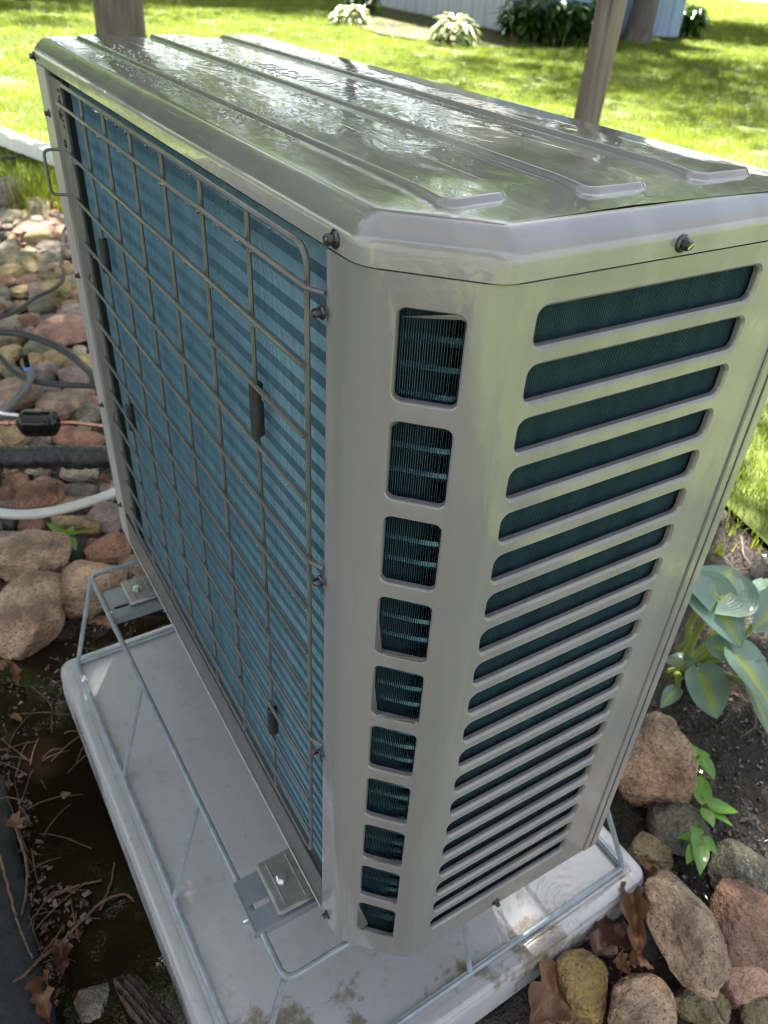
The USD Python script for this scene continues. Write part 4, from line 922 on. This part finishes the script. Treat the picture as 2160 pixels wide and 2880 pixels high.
def tuft(name, label, c, n, h, spread, lean, seed, w=.0022):
    r = np.random.default_rng(seed); V, F = [], []
    up = np.array([0, 0, 1.0])
    for i in range(n):
        b = np.array([*(r.normal(0, spread, 2)), 0]); a = r.uniform(0, 6.28); H = h * r.uniform(.45, 1.1)
        d = np.array([math.cos(a), math.sin(a), 0]) * r.uniform(.1, .5) + np.asarray(lean); s = np.cross(d + up * .1, up); s /= np.linalg.norm(s); s *= w
        for j, k in enumerate((0, .35, .7, 1)):
            p = b + up * H * (k - .25 * k * k) + d * H * k * k; V += [p - s * (1 - k * .95), p + s * (1 - k * .95)]
        o = i * 8
        for j in range(3): F += [(o + 2 * j, o + 2 * j + 1, o + 2 * j + 3), (o + 2 * j, o + 2 * j + 3, o + 2 * j + 2)]
    t = thing(name, label, 'grass', None, c)
    obj('blades', trimesh.Trimesh(V, F, process=False), M['grass'], t, smooth=False, kind='stuff')
tuft('grass_clump', 'tall soft grass clump between the white downspout and the stones', at(118, 588), 420, .34, .11, (.12, -.1, 0), 3, .0028)
tuft('grass_clump', 'low weedy grass at the left edge below the white downspout', at(45, 520), 300, .16, .22, (0, 0, 0), 4, .004)
tuft('grass_clump', 'loose grass growing at the edge of the soil above the hosta', at(2140, 1420), 260, .13, .12, (-.1, 0, 0), 5, .0018)
tuft('grass_clump', 'thin grass blades right of the heat pump where lawn meets soil', at(2110, 1300), 260, .10, .12, (0, 0, 0), 6, .0018)
for i, (px, py) in enumerate([(2060, 1500), (2120, 1540), (2020, 1560)]):
    tuft('grass_clump', ['single weed sprig on bare soil above the hosta', 'right hand sprig of grass on the bare soil', 'lowest sprig of grass beside the louvred panel edge'][i], at(px, py), 14, .06, .01, (0, 0, 0), 7 + i, .002)

# ------------------------------------------------------------------ hoses, cables and pipes left of the unit
M['greyhose'] = look('grey_hose', (0.024, 0.025, 0.027), (0.036, 0.037, 0.040), rough=.45, scale=20, spec=.3)
M['palehose'] = look('lighter_grey_hose', (0.07, 0.072, 0.075), (0.095, 0.098, 0.10), rough=.4, scale=20, coat=.3)
M['conduit'] = look('pale_conduit', (0.36, 0.37, 0.35), (0.44, 0.45, 0.43), rough=.35, scale=20, coat=.4)
M['tape'] = look('black_tape', (0.005, 0.005, 0.006), (0.014, 0.014, 0.016), rough=.12, rough2=.4, spec=.5, scale=40, bump=.8, bscale=70, bdist=.006)
M['gloss'] = look('gloss_black', (0.003, 0.003, 0.003), rough=.06, spec=.4)
M['copper'] = look('copper', (0.40, 0.19, 0.14), (0.55, 0.30, 0.23), rough=.25, scale=50, metal=1)
M['white'] = look('white_pipe', (0.62, 0.63, 0.62), (0.72, 0.73, 0.72), rough=.3, scale=12)
M['bluering'] = look('blue_ring', (0.06, 0.22, 0.55), rough=.3)
def hose(name, label, catg, pts, z, r, mat, n=8):
    zz = np.broadcast_to(np.asarray(z, float), (len(pts),))
    p = smooth_path([at(a, b, c) for (a, b), c in zip(pts, zz)], n)
    return solo(name, tube(p, r, 12), mat, label, catg, smooth=60)
hose('garden_hose', 'thin grey wavy hose winding over the stones beside the corner post', 'hose', [(192, 632), (181, 648), (177, 682), (178, 718), (172, 742), (180, 768), (170, 796), (140, 818), (100, 836), (70, 858), (35, 880), (-10, 896), (-60, 915)], -.345, .0082, M['greyhose'])
hose('cable', 'thick grey cable arching over the stones from the left edge', 'cable', [(-70, 935), (0, 934), (50, 938), (100, 950), (150, 970), (200, 1000), (238, 1032), (270, 1068), (330, 1150)], [-.30, -.29, -.285, -.28, -.28, -.28, -.27, -.26, -.25], .0125, M['greyhose'])
hose('cable', 'level dark grey cable under the blue collared fitting', 'cable', [(-40, 970), (0, 1003), (40, 1046), (90, 1070), (150, 1080), (220, 1084), (290, 1087), (380, 1090)], -.335, .0095, M['greyhose'])
hf = thing('hose_fitting', 'lighter grey hose end with blue collar and black stem standing among the stones', 'hose fitting')
hp_ = smooth_path([at(a, b, c) for a, b, c in ((-40, 1190, -.36), (0, 1166, -.36), (40, 1130, -.355), (72, 1090, -.34), (90, 1055, -.31), (80, 1040, -.295))], 8)
obj('hose', tube(hp_, .0118, 14), M['palehose'], hf, smooth=60)
fb = at(79, 1038, -.297)
obj('collar', lathe([(.011, 0), (.0135, .002), (.0135, .013), (.011, .015)], fb - [0, 0, .006], (0, 0, 1), 18), M['bluering'], hf)
obj('stem', lathe([(.009, 0), (.009, .03), (.0095, .032), (.0095, .044), (.008, .046)], fb + [0, 0, .008], (0, 0, 1), 16), M['gloss'], hf)
fd = thing('filter_drier', 'glossy black filter drier with copper line ends left of the corner post', 'filter')
fa, fe = at(50, 1190, -.27), at(168, 1189, -.27)
ax_ = (fe - fa); Lf = np.linalg.norm(ax_); ax_ /= Lf
obj('body', lathe([(.008, -.004), (.014, 0), (.026, .007), (.034, .015), (.038, .022), (.039, .026), (.039, Lf * .62), (.0402, Lf * .63), (.0402, Lf * .66), (.039, Lf * .67), (.039, Lf - .024), (.037, Lf - .016), (.030, Lf - .008), (.020, Lf - .002), (.013, Lf), (.008, Lf + .004)], fa, ax_, 28), M['gloss'], fd, smooth=40)
obj('copper_line', tube(smooth_path([fe - ax_ * .005, at(215, 1190, -.268), at(290, 1199, -.265), at(400, 1216, -.26)], 6), .0056, 12), M['copper'], fd, smooth=60)
obj('copper_line', tube([at(-60, 1192, -.27), at(20, 1190, -.27), fa + ax_ * .004], .0056, 12), M['copper'], fd, smooth=60)
obj('brazed_joint', lathe([(.0058, 0), (.0082, .002), (.0082, .014), (.0058, .016)], at(12, 1190, -.27), ax_, 14), M['copper'], fd)
hose('thin_pipe', 'thin white pipe running into view just above the black filter', 'pipe', [(-60, 1150), (0, 1162), (40, 1167), (90, 1172)], -.29, .0046, M['white'])
tp = np.array([at(x, 1285 + 1.5 * math.sin(x * .03), -.25) for x in np.linspace(-80, 420, 90)])
tr_ = .0270 + .0050 * np.abs(np.sin(np.arange(90) * .55 + .5 * np.sin(np.arange(90) * .17))) ** .6 + rng.normal(0, .0008, 90)
tp_t = tube(tp, tr_, 24); tp_t.vertices += (meshkit.noise(tp_t.vertices * 70, 4)[:, None] - .5) * .004
solo('taped_pipe', tp_t, M['tape'], 'thick pipe wrapped in wet wrinkled black tape running behind the corner post', 'pipe', smooth=50)
cd_ = smooth_path([at(a, b, c) for a, b, c in ((-90, 1432, -.25), (-20, 1441, -.25), (50, 1447, -.25), (110, 1444, -.25), (180, 1431, -.245), (250, 1411, -.24), (320, 1386, -.23), (420, 1340, -.2))], 26)
ct = tube(cd_, .0118 + .0004 * np.sin(np.arange(len(cd_)) * 2.1), 16)
solo('conduit', ct, M['conduit'], 'pale grey flexible conduit curving under the taped pipe', 'conduit', smooth=50)
# white ribbed downspout lying on the lawn
da, db = at(-260, 285, G0 + .09), at(330, 505, G0 + .09)
dd = (db - da); Ld = np.linalg.norm(dd); dd /= Ld; ds = np.cross([0, 0, 1], dd)
ribs = []
w_, h_ = .056, .040
for yv in np.linspace(-w_, w_, 9): ribs.append((yv, h_ + (.004 if abs(yv) < w_ * .95 and (round((yv + w_) / (w_ / 4)) % 2) else 0)))
prof_d = ribs + [(w_, -h_), (-w_, -h_)]
Vd = np.vstack([np.array([p0 + ds * a + np.array([0, 0, 1]) * b for a, b in prof_d]) for p0 in (da, db)])
nd = len(prof_d); Fd = []
for k in range(nd):
    k2 = (k + 1) % nd; Fd += [(k, nd + k2, k2), (k, nd + k, nd + k2)]
Fd += [(0, k, k + 1) for k in range(1, nd - 1)] + [(nd, nd + k + 1, nd + k) for k in range(1, nd - 1)]
dm = trimesh.Trimesh(Vd, Fd, process=False); dm.fix_normals()
solo('downspout', dm, M['white'], 'white ribbed downspout lying across the lawn at the left edge', 'downspout', smooth=False)
hose('black_hose', 'dark hose passing under the white downspout at the left edge', 'hose', [(-80, 466), (0, 447), (45, 441), (92, 427), (150, 400)], G0 + .045, .010, M['greyhose'])

# ------------------------------------------------------------------ leaves, twigs and bark
M['deadleaf'] = leaf_look('dead_leaf', (0.09, 0.042, 0.02), (0.19, 0.088, 0.033), (0.12, 0.055, 0.024), .08, .3, rough=.5, trans=.12, noise=.7, bumpy=.5, coat=.08)
M['deadleaf_dark'] = leaf_look('dead_leaf_dark', (0.06, 0.03, 0.02), (0.10, 0.045, 0.025), (0.07, 0.03, 0.02), .08, .3, rough=.35, trans=.06, noise=.7, bumpy=.5, coat=.2)
M['twig'] = look('red_brown_twig', (0.05, 0.026, 0.017), (0.115, 0.062, 0.038), rough=.4, scale=60, bump=.4)
M['barkchip'] = look('dark_bark', (0.022, 0.014, 0.011), (0.06, 0.038, 0.030), rough=.5, rough2=.2, scale=60, stretch=(1, 1, 1), bump=1, bscale=120, bdist=.01)
def dead_leaf(px0, py0, px1, py1, w, z, label, seed, dark=False, curl=.5, wave=.25):
    B, T = at(px0, py0, z), at(px1, py1, z + .006); d = T - B; L = np.linalg.norm(d); W = w * depth(B) / FPX
    V, f, uv = uvleaf(L, W, 13, 22, .0, curl, wave, .05, seed)
    r = np.random.default_rng(seed); lob = 1 + .28 * np.sin(uv[:, 1] * r.uniform(16, 24) + r.uniform(0, 6)) * np.abs(uv[:, 0] * 2 - 1)
    V[:, 1] *= lob; V[:, 2] += .10 * W * np.sin(uv[:, 1] * 5 + r.uniform(0, 6)) + .02 * (meshkit.noise(V * 60 + seed, 3) - .5)
    V = place(V, B, math.atan2(d[1], d[0]), math.asin(np.clip(d[2] / L, -1, 1)), r.uniform(-.25, .25))
    V[:, 2] = np.maximum(V[:, 2], G0 - .01)
    solo('dead_leaf', trimesh.Trimesh(V, f, process=False), M['deadleaf_dark' if dark else 'deadleaf'], label, 'leaf', 'dead leaves round the pad', smooth=True, uv=uv)
dead_leaf(1776, 2505, 1798, 2712, 62, -.375, 'long curled tan leaf standing between the pad and the slate stone', 1, curl=.9)
dead_leaf(1606, 2738, 1490, 2880, 140, -.400, 'broad wet brown oak leaf by the pad at the bottom edge', 2, curl=.12)
dead_leaf(1745, 2600, 1668, 2698, 110, -.395, 'dark wet leaf pressed against the pad above the ochre stone', 3, dark=True, curl=.2)
dead_leaf(1770, 2715, 1840, 2722, 40, -.385, 'small orange curled leaf above the pinkish grey stone', 4, curl=.7)
dead_leaf(1730, 2705, 1772, 2742, 40, -.388, 'small pointed orange leaf scrap right of the ochre stone', 5, curl=.7)
dead_leaf(1805, 2420, 1836, 2492, 40, -.385, 'ragged orange leaf scrap below the olive stone at the pad corner', 6, curl=.8)
dead_leaf(1868, 2452, 1888, 2488, 30, -.385, 'orange flake between the olive stone and granite stone', 7, curl=.7)
dead_leaf(1770, 2520, 1850, 2492, 50, -.392, 'dark curled leaf at the pad corner', 8, dark=True, curl=.5)
dead_leaf(30, 2300, 68, 2330, 40, -.40, 'pale tan leaf caught on the debris at the left edge', 9, curl=.2)
dead_leaf(-5, 1885, 38, 1858, 34, -.405, 'orange brown leaf on the mud at the left edge', 10, curl=.3)
dead_leaf(40, 1880, 52, 1925, 22, -.405, 'narrow brown leaf on the mud below the big boulder', 11, curl=.3)
dead_leaf(30, 2008, 62, 2032, 22, -.42, 'small brown leaf beside the puddle', 12, curl=.3)
dead_leaf(170, 2245, 198, 2230, 22, -.436, 'small olive leaf floating on the puddle', 13, curl=.1)
dead_leaf(118, 2745, 140, 2880, 60, -.40, 'curled brown leaf at the bottom left on the black edging', 14, curl=.6)
dead_leaf(170, 2660, 176, 2750, 46, -.415, 'cupped grey brown leaf half in the puddle', 15, curl=.8, dark=True)
dead_leaf(1950, 2760, 1925, 2800, 30, -.39, 'brown leaf scrap under the upright granite stone', 16, dark=True, curl=.5)
dead_leaf(50, 672, 78, 655, 26, -.36, 'red brown leaf between stones at the lawn end', 17, curl=.4)
dead_leaf(52, 690, 78, 692, 24, -.37, 'orange leaf scrap with a dark hole among the stones', 18, curl=.4)
dead_leaf(155, 840, 168, 870, 24, -.37, 'rust red leaf between two green stones', 19, curl=.4)
dead_leaf(150, 1362, 162, 1395, 24, -.38, 'orange leaf below the taped pipe', 20, curl=.4)
dead_leaf(270, 1350, 312, 1362, 34, -.38, 'orange leaf tucked beside the corner post', 21, curl=.4)
def twig(label, pts, z, r0, r1):
    zz = np.broadcast_to(np.asarray(z, float), (len(pts),))
    p = smooth_path([at(a, b, c) for (a, b), c in zip(pts, zz)], 8); p += rng.normal(0, .0006, p.shape)
    solo('twig', tube(p, np.linspace(r0, r1, len(p)), 8), M['twig'], label, 'twig', 'twigs in the puddle', smooth=60)
twig('longest twig, rising from the bottom left corner over the puddle', [(-30, 2800), (60, 2750), (110, 2700), (165, 2655), (230, 2590), (290, 2535), (345, 2515), (372, 2528), (382, 2552)], [-.40, -.40, -.405, -.41, -.415, -.42, -.425, -.43, -.438], .0030, .0018)
twig('orange stem hanging down the left debris heap', [(40, 2320), (60, 2370), (76, 2440), (74, 2510), (60, 2575)], -.405, .0030, .0020)
twig('orange stem bending down from the middle of the debris heap', [(0, 2405), (20, 2480), (42, 2565), (62, 2625), (92, 2695)], -.40, .0032, .0016)
twig('short grey twig lying level on the floating debris', [(150, 2515), (190, 2500), (240, 2486), (285, 2475)], -.425, .0026, .0016)
twig('upright thin twig crossing the longest twig', [(282, 2560), (300, 2515), (316, 2470), (322, 2425)], -.425, .0022, .0012)
twig('pale straight stick under the puddle surface at the left', [(50, 2270), (62, 2200), (95, 2120), (150, 2030), (180, 1985)], -.434, .0022, .0014)
twig('bent twig on bare soil above the hosta', [(2085, 1510), (2092, 1560), (2110, 1590), (2095, 1600), (2030, 1598)], -.405, .0030, .002)
twig('thin forked root on the soil below the hosta', [(2010, 1950), (2060, 1975), (2110, 1990), (2125, 2040), (2080, 2075)], -.405, .0034, .0018)
twig('thin twig beside the dark olive stone at the bottom right', [(1990, 2770), (2010, 2820), (2040, 2875)], -.38, .0022, .0016)
bc = rock_mesh((.055, .115, .05), 77, 4, .7, 5, .2, .06)[0]; fb_ = rock_mesh((1, 1, 1), 1, 4)[1]
a_ = .35; R = np.array([[math.cos(a_), -math.sin(a_), 0], [math.sin(a_), math.cos(a_), 0], [0, 0, 1]])
for i, (px, py, s, lb) in enumerate([(390, 2815, .75, 'ridged dark chunk of bark standing in the puddle by the pad'), (450, 2870, .6, 'second dark bark chunk closest to the pad edge')]):
    p = at(px, py, -.40); v = bc * s * [1, 1, 1] ; v = v + .004 * np.sin(v[:, :1] * 700) * [0, 0, 1]
    solo('bark_chunk', (v @ R.T + p, fb_), M['barkchip'], lb, 'bark', 'bark chunks in the puddle', smooth=40)
stone(262, 2825, 96, 110, 'grey', 131, label='dull grey stone sitting in the puddle at the bottom', cuts=3, lift=-.02, wet=True)
tag(STONES[-1]['m'], STONES[-1]['label'], 'stone', 'loose stones round the pad')
# black plastic edging board and a strip afloat
M['edging'] = look('black_plastic', (0.008, 0.0085, 0.010), (0.018, 0.019, 0.021), rough=.35, rough2=.6, spec=.3, scale=30, bump=.3, bscale=60)
ep = [at(a, b, c) for a, b, c in ((20, 2180, -.43), (45, 2330, -.425), (75, 2480, -.42), (105, 2640, -.415), (140, 2780, -.41), (190, 3000, -.40))]
ep = smooth_path(ep, 5); te = np.gradient(ep, axis=0); te /= np.linalg.norm(te, axis=1, keepdims=True); se = np.cross(te, [0, 0, 1.0])
rows = []
for w_e, dz in ((0, -.02), (.001, .0), (.004, .005), (.012, .008), (.06, .020), (.13, .012), (.135, -.03)): rows.append((w_e, dz))
sgn = 1 if np.dot(se[0], -RIGHT) > 0 else -1
Ve = np.vstack([ep + se * sgn * a + np.array([0, 0, b]) for a, b in rows]); ne = len(ep); Fe = []
for i in range(len(rows) - 1):
    for k in range(ne - 1):
        a = i * ne + k; Fe += [(a, a + 1, a + ne + 1), (a, a + ne + 1, a + ne)]
em = trimesh.Trimesh(Ve, Fe, process=False)
if em.face_normals[len(Fe) // 2][2] < 0: em.invert()
solo('garden_edging', em, M['edging'], 'black plastic garden edging under the debris in the bottom left corner', 'edging', smooth=50)
M['strip'] = look('grey_strip', (0.030, 0.034, 0.038), (0.050, 0.055, 0.06), rough=.3, scale=30)
sa, sb = at(292, 2535, -.436), at(358, 2758, -.436); sdir = (sb - sa) / np.linalg.norm(sb - sa); sw = np.cross(sdir, [0, 0, 1.0])
hull_ = [sa + sw * .001, sa + sdir * .012 + sw * .008, sa + sdir * .012 - sw * .008, sb - sdir * .02 + sw * .011, sb - sdir * .02 - sw * .011, sb, ]
solo('plastic_strip', trimesh.convex.convex_hull(np.vstack([np.array(hull_), np.array(hull_) + [0, 0, .004]])), M['strip'], 'narrow black plastic strip afloat in the puddle', 'strip', smooth=False)
# crumbs of bark, leaf and gravel, uncountable
def crumbs(name, label, poly_px, n, s0, s1, mat, seed, z0=.004):
    r = np.random.default_rng(seed); P = sg.Polygon(poly_px); V, F, o = [], [], 0
    x0, y0, x1, y1 = P.bounds
    while o < n * 8:
        px, py = r.uniform(x0, x1), r.uniform(y0, y1)
        if not P.contains(sg.Point(px, py)): continue
        p = at(px, py, G0); p[2] = max(float(bed_h(p[0:1], p[1:2])[0]), G0 - .018) + z0 * r.uniform(.2, 1.5)
        s = np.array([1, r.uniform(.25, .8), r.uniform(.15, .5)]) * r.uniform(s0, s1); c = np.array([[i, j, k] for i in (-1, 1) for j in (-1, 1) for k in (-1, 1)]) * s * r.uniform(.6, 1, (8, 1))
        q = trimesh.transformations.random_rotation_matrix(r.random(3))[:3, :3]; c = c @ (np.diag([1, 1, 1]) if False else q).T * [1, 1, .6]
        V.append(c + p); F.append(np.array([(0, 1, 3), (0, 3, 2), (4, 6, 7), (4, 7, 5), (0, 4, 5), (0, 5, 1), (2, 3, 7), (2, 7, 6), (0, 2, 6), (0, 6, 4), (1, 5, 7), (1, 7, 3)]) + o); o += 8
    solo(name, trimesh.Trimesh(np.vstack(V), np.vstack(F), process=False), mat, label, 'debris', smooth=False, kind='stuff')
M['crumb1'] = look('brown_crumbs', (0.025, 0.014, 0.009), (0.085, 0.048, 0.028), rough=.4, rough2=.15, scale=70, c3=(0.20, 0.11, 0.06))
M['crumb2'] = look('dark_crumbs', (0.010, 0.006, 0.005), (0.030, 0.019, 0.013), rough=.22, rough2=.06, scale=80, coat=.6)
crumbs('bark_debris', 'wet bark and leaf crumbs heaped at the left edge of the puddle', [(0, 2080), (60, 2150), (100, 2300), (130, 2430), (260, 2520), (250, 2600), (180, 2680), (150, 2880), (0, 2880)], 420, .002, .0085, M['crumb1'], 1, .012)
crumbs('mud_crumbs', 'glistening mud crumbs between the boulders and the pad', [(0, 1850), (120, 1840), (230, 1740), (480, 1620), (470, 1750), (190, 1860), (170, 1960), (100, 2060), (0, 2080)], 520, .002, .007, M['crumb2'], 2, .005)
crumbs('soil_crumbs', 'dark soil crumbs and chips right of the heat pump', [(1740, 2200), (1760, 1900), (1950, 1500), (2160, 1380), (2160, 2700), (1900, 2500)], 1500, .0015, .006, M['crumb2'], 3)
crumbs('soil_chips', 'scattered tan chips and twig bits on the dark soil', [(1900, 2100), (1950, 1500), (2160, 1380), (2160, 2500)], 130, .002, .007, M['crumb1'], 4, .006)
crumbs('gravel_litter', 'brown leaf and bark crumbs among the stones and leaves at the bottom right', [(1450, 2880), (1600, 2680), (1800, 2480), (1950, 2500), (2160, 2600), (2160, 2880)], 500, .002, .007, M['crumb1'], 5)
crumbs('bed_litter', 'brown leaf crumbs between the stones of the left bed', [(0, 560), (180, 600), (250, 1000), (280, 1500), (0, 1500)], 900, .003, .012, M['crumb1'], 6)
# rain drops hanging under the wires
M['drop'] = usdkit.material(stage, '/World/Looks/water_drop', {'p': ('principled_bsdf', {'roughness': 0.0, 'ior': 1.33, 'transmission_weight': 1.0, 'base_color': (0.98, 0.99, 1.0)})}, surface='p.BSDF')
dr = []
ic = trimesh.creation.icosphere(subdivisions=1)
for hz in [.7022] + HZ[:6]:
    for y in rng.uniform(.13, .84, 16):
        s = rng.uniform(.0012, .0026); v = ic.vertices * [s, s * 1.3, s]; dr.append(trimesh.Trimesh(v + [-.004 if hz > .7 else -.0088, y, hz - .0026 - s * .4], ic.faces, process=False))
obj('rain_drops', cat(dr), M['drop'], gd, smooth=True, kind='stuff')

# beads of rain on the cover, thickest along the pressed edges
bd = []
r_ = np.random.default_rng(12)
ic0 = trimesh.creation.icosphere(subdivisions=1)
while len(bd) < 900:
    k = int(r_.choice([0, 0, 0, 1, 1, 2])); x0 = PLAT[k][0]
    y = r_.uniform(.25, .95) if k == 0 else r_.uniform(.1, .75)
    x = x0 + r_.normal(-.004, .010) if r_.random() < .75 else x0 + r_.uniform(-.02, .03)
    if meshkit.noise(np.array([[x * 30, y * 14, 3.0]]), 2)[0] < .5 or x < .02: continue
    q = r_.uniform(.0006, .0017); z = float(top_z(np.array([x]), np.array([y]))[0])
    bd.append(trimesh.Trimesh(ic0.vertices * [q, q, q * .55] + [x, y, z], ic0.faces, process=False))
obj('rain_beads', cat(bd), M['drop'], hp, smooth=True, kind='stuff')

# roots and fine twigs tangled in the wet debris, uncountable
tg = []
r_ = np.random.default_rng(21)
for i in range(70):
    px, py = (r_.uniform(0, 260), r_.uniform(2120, 2880)) if i < 48 else (r_.uniform(0, 420), r_.uniform(1820, 2120))
    if i < 48 and px > 40 + (py - 2120) * .35: px *= .5
    p0 = at(px, py, G0 - .004); a = r_.uniform(0, 6.28); L = r_.uniform(.03, .11)
    p1 = p0 + [math.cos(a) * L, math.sin(a) * L, r_.uniform(-.004, .012)]
    tg.append(tube(limb_path(p0, p1, r_.uniform(0, .012), 6), np.linspace(r_.uniform(.0008, .0017), .0006, 6), 5))
solo('twig_tangle', cat(tg), M['twig'], 'fine brown roots and twig ends tangled along the left side of the puddle', 'debris', smooth=60, kind='stuff')
